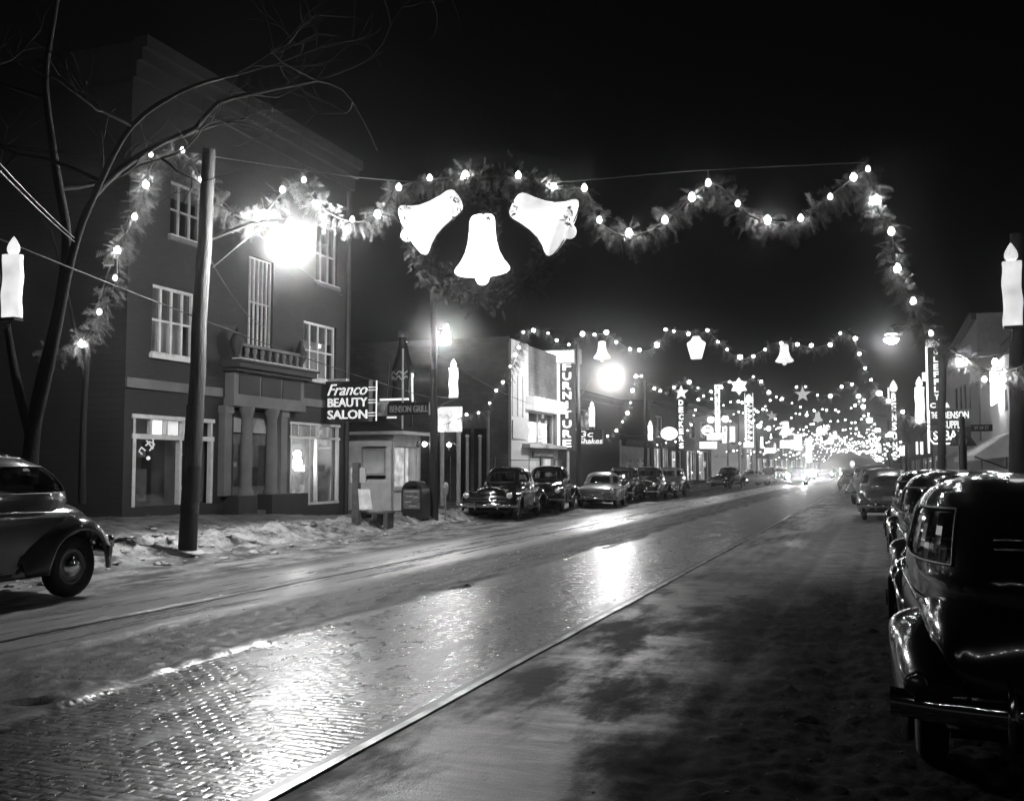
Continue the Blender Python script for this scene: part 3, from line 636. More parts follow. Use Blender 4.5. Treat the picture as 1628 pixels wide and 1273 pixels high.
# cornices and belt courses
b = MB()
for a, c, o_ in ((ZT-.5, ZT-.2, .28), (ZT-.9, ZT-.5, .12), (ZT-.2, ZT+.1, .42)): b.box(XL, XL+o_, Y0-.02, Y1+.02, a+.003, c)
b.build('cornice', STONED, bA)
b = MB(); zb = PX(210, 607, XL).z
ye = PX(352, 620, XL).y; ys = PX(478, 636, XL).y
MB().box(XL, XL+.06, Y0+.004, ye, zb-.14, zb+.10).build('belt_course', STONE, bA); MB().box(XL, XL+.06, ys, Y1-.004, zb-.14, zb+.10).build('belt_course', STONE, bA)
# entrance: steps, pedestals, columns, entablature, cornice, balustrade with urns
ea, eb = PX(358, 600, XL).y, PX(470, 600, XL).y
ent = MB(); zc0 = PX(410, 650, XL).z; zc1 = PX(410, 590, XL).z
ent.box(XL, XL+.34, ea-.05, eb+.05, zc0, zc0+.22); ent.box(XL, XL+.30, ea, eb, zc0+.22, zc1-.05); ent.build('entablature', STONE, bA)
b = MB()
for k in range(3):
    y = ea+.15+(eb-ea-.3)*k/3; b.box(XL+.302, XL+.318, y+.05, y+(eb-ea-.3)/3-.05, zc0+.34, zc1-.2)
b.build('carved_panel', STONED, bA)
b = MB(); b.box(XL, XL+.62, ea-.22, eb+.22, zc1-.05, zc1+.1); b.box(XL, XL+.5, ea-.14, eb+.14, zc1-.14, zc1-.05); b.box(XL, XL+.7, ea-.26, eb+.26, zc1+.1, zc1+.16); b.build('entrance_cornice', STONED, bA)
MB().box(XL+.36, XL+.66, ea-.2, eb+.2, zc1+.164, zc1+.2).build('ledge_snow', SNOWM, bA)
MB().tube([(XL+.07, Y1-.35, .2), (XL+.07, Y1-.35, ZT-1)], .05, 8).build('downpipe', DARK, bA)
b = MB()
for k in range(9): y = ea+.3+(eb-ea-.6)*k/8; b.lathe([(.05, 0), (.08, .1), (.04, .2), (.08, .34), (.06, .42)], (XL+.22, y, zc1+.16), n=10)
b.box(XL+.1, XL+.34, ea+.1, eb-.1, zc1+.58, zc1+.66); b.build('balustrade', STONE, bA)
for y in (ea+.15, eb-.15): MB().lathe([(.12, 0), (.06, .12), (.16, .35), (.19, .55), (.1, .75), (.05, .85), (.001, .95)], (XL+.25, y, zc1+.16), n=14).build('urn', STONED, bA)
zb0 = .35
cols = [PX(q, 700, XL+.2).y for q in (363, 388, 428, 452)]
for i, y in enumerate(cols):
    r = .17; zt = zc0
    if i in (0, 3): b = MB(); b.box(XL, XL+.2, y-.16, y+.16, zb0+.62, zt-.2); b.box(XL, XL+.24, y-.2, y+.2, zt-.2, zt); b.build('pilaster', STONE, bA)
    else: MB().lathe([(r*1.3, 0), (r*1.3, .1), (r, .16), (r, .3), (r*.97, 1.2), (r*.85, zt-zb0-.95), (r*.95, zt-zb0-.88), (r*1.25, zt-zb0-.72), (r*1.3, zt-zb0-.62)], (XL+.28, y, zb0+.62), n=22).build('column', STONE, bA)
b = MB(); b.box(XL, XL+.5, ea, cols[1]+.25, -.1, zb0+.62); b.box(XL, XL+.5, cols[2]-.25, eb, -.1, zb0+.62); b.build('pedestal', STONED, bA)
b = MB()
for k in range(4): b.box(XL, XL+.9-.2*k, cols[1]+.26, cols[2]-.26, -.1+.16*k, .06+.16*k)
b.build('steps', STONE, bA)
d = MB(); d.box(XL-.24, XL-.2, DR[0], DR[1], .4, DR[3]-.7); o = d.build('door', WOOD, bA)
MB().box(XL-.2, XL-.19, DR[0]+.3, DR[1]-.3, 1.2, DR[3]-1.0).build('door_glass', GLASS, o); MB().box(XL-.19, XL-.15, DR[1]-.22, DR[1]-.18, 1.2, 1.5).build('door_handle', CHROME, o)
b = MB(); b.box(XL-.23, XL-.2, DR[0], DR[1], DR[3]-.66, DR[3]-.05); b.build('transom', GREYP, bA)
# left shop front
a, b_, c, d_ = SL; tr = PX(215, 693, XL).z
b = MB(); b.box(XL-.1, XL+.03, a-.08, b_+.08, d_-.02, d_+.08); b.box(XL-.1, XL+.03, a-.06, b_+.06, tr-.06, tr+.06)
for u in (0, .56, .985): b.box(XL-.1, XL+.02, a+(b_-a)*u-.02, a+(b_-a)*u+.08, c, tr-.06)
for u in (0, .2, .39, .6, .8, .985): b.box(XL-.1, XL+.01, a+(b_-a)*u-.02, a+(b_-a)*u+.05, tr+.06, d_-.02)
b.build('shopfront_frame', WHITE, bA)
b = MB(); b.box(XL-.16, XL-.15, a, a+(b_-a)*.44, c+.0, tr-.06); b.box(XL-.16, XL-.15, a+(b_-a)*.64, b_, c, tr-.06); b.build('shopfront_glass', glassmat('shop glass', .8, .18), bA)
b = MB(); b.box(XL-1.3, XL-1.28, a-.3, b_+.3, c-.3, d_+.2); b.build('shop_back_wall', glow('dim glowing backdrop', .035, .7, 1.4, v=.1), bA)  # back wall given a faint patchy glow in place of room light
b = MB(); b.box(XL-.9, XL-.6, a+.1, a+(b_-a)*.4, c+.1, c+.9); b.box(XL-.8, XL-.5, a+.3, a+(b_-a)*.34, c+1.2, c+1.35); b.build('shop_display', GREYP, bA)
b = MB(); b.box(XL-.9, XL-.86, a+(b_-a)*.45, a+(b_-a)*.56, c, tr-.1); b.build('shop_door', DARK, bA)
for u0, u1, m_ in ((.21, .38, PANEL), (.41, .585, glow('posted notice', .55, .5, 14)), (.62, .79, DIMP)):
    MB().box(XL-.12, XL-.11, a+(b_-a)*u0+.02, a+(b_-a)*u1, tr+.07, d_-.03).build('transom_notice', m_, bA)
def ytube(parent, nm, m_, pts, X, r=.02): return MB().tube([(X, y, z) for y, z in pts], r, 6).build(nm, m_, parent)
q = lambda px, py: (lambda v: (v.y, v.z))(PX(px, py, XL-.3))
for pts in ([(231, 716), (225, 711), (221, 717), (226, 722)], [(232, 708), (238, 702), (246, 706), (238, 716)], [(233, 700), (243, 713), (244, 706), (243, 697)]):
    ytube(bA, 'neon_scroll', NEONL, [q(*p_) for p_ in pts], XL-.3)
MB().ball((XL-.4, q(241, 728)[0], q(241, 728)[1]), .05).build('shop_bulb', NEON, bA)
for px_, py_ in ((290, 722), (321, 729), (290, 776)): MB().ball((XL-.35, q(px_, py_)[0], q(px_, py_)[1]), .04).build('shop_bulb', NEON, bA)
# right shop front, lit from inside by a bright globe
a, b_, c, d_ = SR; tr = PX(500, 696, XL).z
b = MB(); b.box(XL-.1, XL+.02, a-.05, b_+.05, d_, d_+.08); b.box(XL-.1, XL+.02, a-.04, b_+.04, tr-.035, tr+.035); b.box(XL-.1, XL+.02, a, b_, c-.08, c)
for u in (0, .36, .52, .97): b.box(XL-.1, XL+.015, a+(b_-a)*u, a+(b_-a)*u+.07, c, tr-.035)
for u in (0, .14, .38, .55, .78, .97): b.box(XL-.1, XL+.01, a+(b_-a)*u, a+(b_-a)*u+.04, tr+.035, d_)
b.build('shopfront_frame', WHITE, bA)
MB().box(XL-.13, XL-.12, a, b_, c, d_).build('shopfront_glass', GLASS, bA)
b = MB(); b.box(XL-1.2, XL-1.18, a-.5, b_+.5, c-.4, d_+.3); b.box(XL-1.18, XL-.14, a-.5, b_+.5, c-.42, c-.4); b.box(XL-1.18, XL-.14, a-.5, b_+.5, d_+.3, d_+.32)
b.box(XL-1.18, XL-.3, a-.52, a-.5, c-.4, d_+.3); b.box(XL-1.18, XL-.3, b_+.5, b_+.52, c-.4, d_+.3); b.build('shop_room', mat('shop plaster', .7, .8, var=.35, vs=1.5), bA)
g_ = PX(470, 742, XL-.45); MB().ball((XL-.45, g_.y+.1, g_.z+.1), .15, 14, 10, 1.5).build('window_lamp', glow('shop window lamp', 130), bA)
g_ = PX(470, 720, XL-.45); MB().ball((XL-.45, g_.y+.1, g_.z-.05), .11, 14, 10, 1.2).build('window_lamp', glow('shop window lamp', 130), bA)
b = MB()
for u, hh in ((.62, .5), (.72, .75), (.85, .6)): b.box(XL-.8, XL-.6, a+(b_-a)*u, a+(b_-a)*u+.16, c, c+hh)
b.box(XL-.7, XL-.5, a+(b_-a)*.56, b_-.06, c+.95, c+1.15); b.build('shop_display', mat('display card', .4, .7, var=.5, vs=5), bA)
# --- flat roofed hut with clapboards (grill)
hy0, hy1, hx0, hz = 33.0, 35.3, -21.0, 2.95
bH = thing('clapboard_hut', 'small white clapboard snack hut with dark hipped roof beside the brick building', 'hut', (XL, hy0, 0))
b = MB(); wx0, wx1 = PY(578, 740, hy0).x, PY(611, 740, hy0).x; wz0, wz1 = PY(595, 752, hy0).z, PY(595, 716, hy0).z
xs_ = [hx0, wx0, wx1, XL-.0]; zs_ = [-.2, wz0, wz1, hz]
for i in range(3):
    for j in range(3):
        if i == 1 and j == 1: continue
        b.add([(xs_[i], hy0, zs_[j]), (xs_[i+1], hy0, zs_[j]), (xs_[i+1], hy0, zs_[j+1]), (xs_[i], hy0, zs_[j+1])], [(0, 1, 2, 3)])
HW = hole(627, 709, 664, 775); wall_x(b, XL, hy0, hy1, -.2, hz, [HW], .15, -1); shell(b, XL, hx0, hy0, hy1, -.2, hz)
b.build('wall', mat('pale boards painted', .82, .65, var=.14, vs=2.5), bH)
b = MB(); z = -.1
while z < hz-.05:
    zt = min(z+.2, hz); 
    for x0, x1 in ([(hx0, wx0-.07), (wx1+.07, XL-.03)] if zt > wz0-.08 and z < wz1+.08 else [(hx0, XL-.03)]): b.add([(x0, hy0-.026, z), (x1, hy0-.026, z), (x1, hy0-.006, zt), (x0, hy0-.006, zt), (x0, hy0-.003, z), (x1, hy0-.003, z)], [(0, 1, 2, 3), (4, 5, 1, 0)])
    for y0, y1 in ([(hy0+.06, HW[0]-.02), (HW[1]+.02, hy1-.1)] if zt > HW[2] and z < HW[3] else [(hy0+.06, hy1-.1)]): b.add([(XL+.026, y0, z), (XL+.026, y1, z), (XL+.006, y1, zt), (XL+.006, y0, zt), (XL+.003, y0, z), (XL+.003, y1, z)], [(0, 1, 2, 3), (4, 5, 1, 0)])
    z += .2
b.build('clapboards', M['pale boards painted'], bH)
bb = MB(); bb.box(wx0-.07, wx1+.07, hy0-.04, hy0-.003, wz1, wz1+.08); bb.box(wx0-.07, wx1+.07, hy0-.04, hy0-.003, wz0-.08, wz0); bb.box(wx0-.07, wx0, hy0-.04, hy0-.003, wz0, wz1); bb.box(wx1, wx1+.07, hy0-.04, hy0-.003, wz0, wz1)
o = bb.build('window', WHITE, bH); MB().box(wx0, wx1, hy0+.03, hy0+.04, wz0, wz1).build('pane', glassmat('hut glass', .3, .15), o); MB().box(wx0-.2, wx1+.2, hy0+.4, hy0+.42, wz0-.2, wz1+.2).build('room_glow', DIMP if 0 else glow('hut inside', .10, .6, 2), o)
window(bH, XL, HW, n=2, m=1, back=glow('hut window glow', 1.6, .7, 2.5), fr=.05, dep=.1)
MB().box(XL+.003, XL+.05, hy0-.03, hy0+.06, -.1, hz).build('corner_board', WHITE, bH); MB().box(XL+.003, XL+.04, hy1-.1, hy1, -.1, hz).build('corner_board', WHITE, bH)
b = MB(); e = .35; rx0, rx1, ry0, ry1 = hx0-e, XL+e+.25, hy0-e, hy1+e
b.add([(rx0,ry0,hz),(rx1,ry0,hz),(rx1,ry1,hz),(rx0,ry1,hz),(rx0,ry0,hz+.08),(rx1,ry0,hz+.08),(rx1,ry1,hz+.08),(rx0,ry1,hz+.08),(hx0+1,(ry0+ry1)/2,hz+.85),(XL-1.3,(ry0+ry1)/2,hz+.85)],
      [(0,1,2,3),(0,1,5,4),(1,2,6,5),(2,3,7,6),(3,0,4,7),(4,5,9,8),(5,6,9),(6,7,8,9),(7,4,8)]); b.build('roof', ROOFM, bH)
b = MB(); b.box(rx0-.01, rx1+.01, ry0-.03, ry0-.003, hz-.03, hz+.09); b.box(rx1+.003, rx1+.03, ry0, ry1, hz-.03, hz+.09); b.build('fascia', WHITE, bH)
b = MB(); b.lathe([(.001, 0), (.12, 0), (.12, .06), (.1, .07), (.001, .07)], (XL+.15, hy1-.5, hz-.35), 'x', 16); b.build('bell', DARK, bH)
# --- furniture store: long side wall of pale block, tiled front
Y2, Y3, Z2 = 45.2, 55.2, 7.9
bF = thing('furniture_store', 'two storey shop with long blank side wall and lit furniture signs on its white front', 'building', (XL, Y2, 0))
FW = hole(830, 650, 882, 704); FL = hole(842, 727, 888, 770); FS = hole(812, 712, 832, 765)
b = MB(); wall_x(b, XL, Y2, Y3, -.2, Z2, [FW, FL, FS], .3, -1); shell(b, XL, -31, Y2, Y3, -.2, Z2); b.build('wall', BRICK2, bF)
b = MB(); b.box(-31, XL+.05, Y2-.07, Y2-.004, Z2-.15, Z2+.12); b.build('coping', STONE, bF)
b = MB()
for px_ in (738, 765): x_ = PY(px_, 720, Y2).x; b.box(x_-.35, x_+.35, Y2-.05, Y2-.003, .2, 3.6)
b.build('blind_panel', STONED, bF)
pa, pb = Y2, PX(836, 600, XL).y
b = MB(); b.box(XL+.004, XL+.14, pa, pb, -.1, Z2); 
for k in range(3): b.box(XL+.144, XL+.17, pa+.15+k*(pb-pa-.3)/3, pa+.15+(k+.55)*(pb-pa-.3)/3, 4.2, 6.2)
b.build('pilaster', WHITE, bF)
MB().box(XL+.144, XL+.2, pa+.1, pb-.5, 3.1, 4.0).build('notice_panel', WHITE, bF)
window(bF, XL, FW, n=2, m=1, back=ROOM3, sill=False, fr=.08); window(bF, XL, FL, n=2, m=1, back=glow('white shop window', 1.4, .2, 1), fr=.05, sill=False); window(bF, XL, FS, n=2, m=2, back=PANEL, fr=.06, sill=False)
h = hole(832, 627, 884, 650); MB().box(XL+.01, XL+.6, h[0], h[1], h[2], h[3]-.1).build('lit_fascia', glow('lit fascia', .9, .3, 1.5), bF)
h = hole(826, 705, 888, 711); MB().box(XL+.01, XL+.55, h[0], h[1], h[2], h[3]).build('canopy', WHITE, bF)
h = hole(838, 712, 886, 727)
b = MB(); 
for k in range(16): y = h[0]+(h[1]-h[0])*k/16; b.box(XL+.01, XL+.09, y, y+(h[1]-h[0])/32, h[2], h[3])
b.build('fluted_band', WHITE, bF)
h = hole(843, 716, 876, 727); MB().box(XL+.095, XL+.16, h[0], h[1], h[2]-.05, h[3]).build('name_board', BLACK, bF)
letters(bF, 'FURNITURE', h[0]+.15, h[1]-.15, h[2]+.08, h[3]-.14, XL+.16, WHITE, '+x', name='shop_name')
# ---------------------------------------------------------------- signs that stick out over the pavement (planes across the street)
def signbox(name, label, px0, py0, px1, py1, Y, m, texts=(), dep=.25, group=None, cat='sign', round_top=False, rim=None, bracket=None):
    a = PY(px0, py0, Y); c = PY(px1, py1, Y); cx = (a.x+c.x)/2
    t = thing(name, label, cat, (cx, Y, c.z), group=group)
    if round_top:
        r_ = (c.x-a.x)/2; poly = [(a.x, c.z), (c.x, c.z), (c.x, a.z-r_)]+[(cx+r_*math.cos(k*PI/12), a.z-r_+r_*math.sin(k*PI/12)) for k in range(1, 12)]+[(a.x, a.z-r_)]
        MB().prism(poly, 'y', Y, Y+dep).build('cabinet', m, t)
    else: MB().box(a.x, c.x, Y, Y+dep, c.z, a.z).build('cabinet', m, t)
    if rim:
        b = MB(); r_ = .035
        b.tube([(a.x, Y-.03, c.z), (a.x, Y-.03, a.z)], r_, 6); b.tube([(c.x, Y-.03, c.z), (c.x, Y-.03, a.z)], r_, 6); b.build('neon_border', rim, t)
    for s_, u0, u1, v0, v1, mm, sh in texts:   # u,v as shares of the board, v measured from its top
        W_, H_ = c.x-a.x, a.z-c.z
        letters(t, s_, a.x+W_*u0, a.x+W_*u1, a.z-H_*v1, a.z-H_*v0, Y, mm, shear=sh, off=.03 if len(s_) < 2 else (.0 if sh else .012), depth=.8)
    if bracket:
        b = MB(); bx, z_ = bracket
        for z in z_: b.tube([(a.x if bx < a.x else c.x, Y+dep/2, z), (bx, Y+dep/2, z)], .03, 6)
        b.build('bracket', DARK, t)
    return t, a, c
def vert(word, u0=.2, u1=.8, v0=.04, v1=.98, m=NEONL, fill=.78):
    n = len(word); st_ = (v1-v0)/n; return [(ch, u0 if ch != 'I' else .42, u1 if ch != 'I' else .58, v0+k*st_, v0+k*st_+st_*fill, m, 0) for k, ch in enumerate(word)]
NEONS = glow('white sign lettering', .75)
t, a, c = signbox('neon_sign', 'black beauty salon sign with white neon script, fixed to the brick building corner', 518, 607, 586, 669, 28.0, BLACK,
    [('Franco', .05, .97, .07, .35, NEONS, .4), ('BEAUTY', .06, .97, .42, .64, NEONS, 0), ('SALON', .06, .97, .72, .94, NEONS, 0)], bracket=(-16.7, (4.45,)))
b = MB(); W_ = c.x-a.x; xr = PY(596, 640, 28).x; b.tube([(xr, 28.1, c.z), (xr, 28.1, a.z)], .02, 6)
for v in (.17, .24, .48, .55, .8, .87): z = a.z-(a.z-c.z)*v; b.tube([(c.x-.02, 28.0, z), (xr+.06, 28.0, z)], .014, 6)
b.build('neon_bars', NEONS, t)
MB().box(a.x+.05, a.x+.7, 28.05, 28.25, a.z+.004, a.z+.09).build('snow_cap', SNOWM, t)
t, a, c = signbox('hanging_sign', 'long dark grill sign with dull letters hanging above the hut', 616, 641, 683, 659, 33.0, BLACK, [('BENSON GRILL', .06, .96, .22, .78, GREYP, 0)], dep=.2)
MB().box(c.x-.02, c.x+.05, 32.97, 33.0, c.z, a.z).build('end_cap', WHITE, t)
b = MB(); x_ = PY(640, 650, 33.1).x
b.tube([(x_, 33.1, 2.9), (x_, 33.1, a.z+2.0)], .035, 8); b.build('mast', WHITE, t)
p0, p1 = PY(597, 638, 33.3), PY(614, 661, 33.3)
t2, a2, c2 = signbox('round_emblem_sign', 'small pale square sign with a dark round emblem left of the grill sign', 597, 639, 616, 661, 33.3, WHITE, dep=.12)
MB().lathe([(.16, 0), (.16, -.02), (.001, -.02)], ((p0.x+p1.x)/2, 33.3, (p0.z+p1.z)/2), 'y', 18).build('emblem', GREYP, t2)
b = MB(); b.box(p0.x+.2, p1.x+.9, 33.25, 33.35, p0.z+.02, p0.z+.09); b.box(p0.x+.5, p1.x+.4, 33.25, 33.35, p1.z-.09, p1.z-.03); b.build('lit_tube', glow('lit tube', 1.1), t2)
b = MB(); x_ = p0.x+.3; b.tube([(x_, 33.5, 3.0), (x_+.15, 33.5, p0.z+1.4)], .03); b.build('strut', DARK, t2)
# giant soda bottle on a frame
bo = PY(640, 640, 34.6); H_ = PY(640, 526, 34.6).z-bo.z
t = thing('bottle_sign', 'giant dark glass soda bottle sign standing on a frame above the hut roof', 'sign', (bo.x, 34.6, bo.z-.8))
pr = [(0, 0), (.13, 0), (.145, .02), (.15, .1), (.138, .2), (.145, .30), (.155, .38), (.15, .47), (.12, .57), (.085, .68), (.062, .8), (.055, .9), (.066, .905), (.068, .94), (.055, .95), (.055, .99), (0, 1)]
MB().lathe([(max(.001, r_*H_), z_*H_) for r_, z_ in pr], (bo.x, 34.6, bo.z), n=28).build('glass_bottle', mat('bottle glass', .03, .12, coat=1), t)
MB().lathe([(.069*H_, .905*H_), (.071*H_, .95*H_), (.057*H_, .995*H_), (.001, 1.0*H_)], (bo.x, 34.6, bo.z), n=20).build('cap', mat('cap', .25, .3, metal=.8), t)
b = MB()
for i, (z_, am) in enumerate(((.40, .02), (.33, .025))):
    b.tube([(bo.x+.151*H_*math.sin(u), 34.6-.156*H_*math.cos(u), bo.z+H_*(z_+am*math.sin(u*9+i))) for u in np.linspace(-.9, .9, 40)], .028, 5)
b.build('script_flourish', mat('dull script', .4, .5), t)
b = MB()
for u in (-.14, .14): b.tube([(bo.x+u*H_, 34.6, bo.z-1.0), (bo.x+u*H_, 34.6, bo.z+.02)], .04)
b.tube([(bo.x-.2*H_, 34.6, bo.z), (bo.x+.2*H_, 34.6, bo.z)], .04); b.tube([(bo.x-.6, 34.9, bo.z-.6), (bo.x-.3, 34.7, bo.z+1.2)], .03); b.build('support_frame', DARK, t)
MB().tube([(bo.x+.17*H_, 34.5, bo.z+.02), (bo.x+.16*H_, 34.5, bo.z+H_*.4)], .035, 6).build('lit_tube', glow('lit tube', 1.1), t)
# billboard on posts beside the tarred pole
t, a, c = signbox('lit_billboard', 'bright white billboard with faint script on posts behind the tarred pole', 690, 647, 733, 686, 38.0, glow('lit billboard', .95, .12, 2), dep=.12)
b = MB()
for i, (z_, w_) in enumerate(((.62, .3), (.38, .22))): b.tube([(a.x+.25+u*.75, 37.98, c.z+(a.z-c.z)*(z_+.08*math.sin(u*17+i))) for u in np.linspace(0, .8, 34)], .012, 5)
b.build('faint_script', GREYP, t)
b = MB()
for px_ in (703, 729): x_ = PY(px_, 700, 38.2).x; b.tube([(x_, 38.2, -.1), (x_, 38.2, a.z)], .09, 10)
b.build('post', WHITE, t)
# vertical furniture sign with lit box on top
t, a, c = signbox('tall_furniture_sign', 'tall vertical furniture sign with white letters and neon edge on the white shop front', 890, 576, 913, 716, 53.0, mat('sign face', .05, .4),
    vert('FURNITURE', v0=.01, v1=.985, m=glow('bright lettering', 1.6)), dep=.3)
MB().box(a.x-.14, a.x-.03, 52.95, 53.1, c.z+.3, a.z).build('neon_edge', glow('neon edge', 2.5), t)
p0, p1 = PY(865, 557, 53.0), PY(921, 578, 53.0)
MB().box(p0.x, p1.x, 52.9, 53.5, p1.z, p0.z).build('top_cabinet', GREYP, t); MB().box(p0.x+.05, p1.x-.3, 52.84, 52.9, p1.z+.1, p0.z-.08).build('lit_name_panel', glow('overexposed name panel', 2.6), t)
b = MB(); b.tube([(XL, 53.2, p0.z-1), (p0.x+.5, 53.2, p0.z-.3)], .04); b.build('bracket', DARK, t)
MB().tube([((a.x+c.x)/2, 53.15, c.z-2.9), ((a.x+c.x)/2, 53.15, c.z)], .08).build('post', WHITE, t)
# --- dark building and little house, then a row of lit shops
def shopb(name, label, X, y0, y1, h, m, holes, back, dirn, frame=WHITE, depth=10, cat='building', cornice=True, nn=2, mm=1):
    t = thing(name, label, cat, (X, y0, 0)); b = MB(); wall_x(b, X, y0, y1, -.2, h, holes, .25, -dirn); shell(b, X, X-dirn*depth, y0, y1, -.2, h); b.build('wall', m, t)
    for i, hh in enumerate(holes): window(t, X, hh, side=dirn, n=nn, m=mm, frame=frame, back=back[i % len(back)] if back else None, sill=False, fr=.07)
    if cornice: b = MB(); b.box(X+dirn*.004, X+dirn*.3, y0+.01, y1-.01, h-.4, h-.1); b.box(X+dirn*.004, X+dirn*.42, y0+.005, y1-.005, h-.1, h+.05); b.build('cornice', STONED, t)
    return t
y_ = lambda px: PX(px, 740, XL).y
shopb('dark_shop', 'unlit low dark building with a pale upper panel right of the furniture store', XL, Y3+.1, y_(985), 6.2, mat('dark stucco', .05, .8, var=.3), [hole(915, 648, 948, 685)], [DIMP], 1, frame=GREYP)
shopb('small_house', 'small white front with two paned windows between the dark building and the lit shops', XL, y_(988), y_(1033), 3.6, mat('pale boards', .45, .7, var=.2), [hole(994, 727, 1008, 746), hole(1012, 727, 1028, 746)], [ROOM2], 1, mm=2)
shopb('lit_shop', 'two storey shop with blazing ground floor windows under the oval sign', XL, y_(1035), y_(1088), 7.0, STONED, [hole(1040, 712, 1052, 762), hole(1054, 712, 1064, 762), hole(1068, 716, 1084, 762), hole(1042, 660, 1054, 695)], [ROOM, ROOM3, ROOM, ROOM2], 1)
shopb('lit_shop', 'shop with wide glowing windows right of the starred vertical sign', XL, y_(1089), y_(1130), 7.6, STONE, [hole(1092, 716, 1108, 764), hole(1111, 716, 1127, 764), hole(1096, 670, 1104, 696), hole(1114, 670, 1122, 696)], [ROOM3, ROOM, ROOM2], 1)
t = shopb('painted_wall_building', 'grey building with faded painted words on its wall beside the lit shops', XL, y_(1131), y_(1174), 7.2, GREYP, [hole(1160, 690, 1168, 706)], [ROOM2], 1, cornice=False)
h = hole(1136, 722, 1158, 729); letters(t, 'OPEN CLA', h[0], h[1], h[2], h[3], XL, WHITE, '+x', name='painted_words')
shopb('theatre_front', 'tall pale fluted front glowing below the round topped sign', XL, y_(1176), y_(1202), 9.0, WHITE, [hole(1178, 712, 1184, 752), hole(1187, 712, 1199, 752)], [ROOM3], 1)
rows = [(1203, 1222, 8, STONED, 'brick front with a shining corner window past the fluted theatre front'), (1223, 1240, 6.5, STONE, 'low pale shop glowing beside the brick front'), (1241, 1256, 9, BRICK2, 'tall narrow building behind the cluster of white signs'),
        (1257, 1272, 7, STONED, 'dark fronted shop just behind the oncoming headlights'), (1273, 1288, 8.5, GREYP, 'grey building at the far end of the left side'), (1289, 1305, 7, STONED, 'last faint building where the left side meets the lights')]
for p0_, p1_, hh, m_, lb in rows:
    a_, c_ = y_(p0_), y_(p1_); L_ = c_-a_
    shopb('distant_shop', lb+', far down the street', XL, a_+.05, c_-.05, hh, m_, [(a_+L_*.08, a_+L_*.46, .6, 3.0), (a_+L_*.54, a_+L_*.92, .6, 3.0), (a_+L_*.2, a_+L_*.4, 4.4, 5.7)], [ROOM3, ROOM, ROOM2], 1, nn=2)
# projecting signs on the left
t, a, c = signbox('starred_sign', 'vertical sign spelling a name in white letters under a white star', 1079, 634, 1087, 716, 82, BLACK, vert('DECKERS', m=NEON, v0=.02, v1=.99, u0=0, u1=1), dep=.3)
def ovalsign(name, label, px, py, rx, rz, Y, m1, m2):
    c_ = PY(px, py, Y); k = Y/1500; t = thing(name, label, 'sign', (c_.x, Y, c_.z))
    MB().lathe([(.001, .2), (rx*k, .2), (rx*k, 0), (.001, 0)], (0, 0, 0), 'y', 28).build('cabinet', m2, t)
    ch = t.children[0] if t.children else None
    for o in [q for q in S.objects if q.parent == t]:
        for v in o.data.vertices: v.co = Vector((v.co.x+c_.x, v.co.y+Y, v.co.z*rz/rx+c_.z))
    MB().tube([(c_.x+rx*k*math.cos(q*PI/16), Y-.05, c_.z+rz*k*math.sin(q*PI/16)) for q in range(33)], .12, 6).build('neon_border', m1, t)
    MB().tube([(c_.x+rx*k*.6*math.cos(q*PI/10+2.4), Y-.05, c_.z+rz*k*.45*math.sin(q*PI/10*1.7)) for q in range(14)], .07, 6).build('neon_script', m1, t)
    for o in [q for q in S.objects if q.parent == t]:
        for v in o.data.vertices: pass
    return t
def ovalsign(name, label, px, py, rx, rz, Y, m1, m2):
    c_ = PY(px, py, Y); k = Y/1500; t = thing(name, label, 'sign', (c_.x, Y, c_.z)); el = lambda f: [(c_.x+rx*k*f*math.cos(q*PI/14), c_.z+rz*k*f*math.sin(q*PI/14)) for q in range(28)]
    MB().prism(el(1), 'y', Y, Y+.3).build('cabinet', m2, t)
    p_ = el(.92); MB().tube([(u, Y-.06, v) for u, v in p_+p_[:1]], .10, 6).build('neon_border', m1, t)
    MB().tube([(c_.x+rx*k*.6*(q/12-1), Y-.06, c_.z+rz*k*.4*math.sin(q*1.3)) for q in range(25)], .08, 6).build('neon_script', m1, t)
    return t
ovalsign('oval_sign', 'bright oval sign with a neon rim over the lit shops', 1064, 689, 12, 9, 80, glow('neon rim', 2.2), PANEL)
ovalsign('oval_sign', 'smaller dark oval neon sign left of the tall blazing sign', 1125, 684, 8, 7, 100, glow('neon rim', 2.2), DARK)
signbox('awning_sign', 'bright rectangular box sign over the pavement below the small oval sign', 1112, 702, 1139, 713, 98, glow('very bright panel', 1.7), dep=.4)
t, a, c = signbox('dome_sign', 'white half round sign above the rectangular box sign', 1120, 688, 1150, 699, 104, glow('very bright panel', 1.7), dep=.4)
signbox('tall_blazing_sign', 'narrow blazing vertical sign left of the snowflake', 1136, 612, 1145, 688, 106, mat('sign face', .05, .4), vert('HOTEL', m=glow('blazing letters', 2.6), u0=.0, u1=1, v1=1.0, fill=.92)[:0]+[], dep=.5)
t = [o for o in S.objects if o.name.startswith('tall_blazing_sign')][0]; a, c = PY(1136, 612, 105.9), PY(1145, 688, 105.9)
b = MB(); n_ = 6
for k in range(n_):
    z1_ = a.z-(a.z-c.z)*k/n_; z0_ = a.z-(a.z-c.z)*(k+.8)/n_; b.tube([(a.x+.1, 105.9, z0_), (a.x+.1, 105.9, z1_), (c.x-.1, 105.9, z1_), (c.x-.1, 105.9, z0_), (a.x+.1, 105.9, z0_)], .12, 5)
b.build('blazing_tubes', glow('blazing letters', 2.6), t)
signbox('lit_cube_sign', 'pair of square lit boxes on a pole beside the painted wall', 1148, 678, 1158, 704, 108, glow('very bright panel', 1.7), dep=.4)
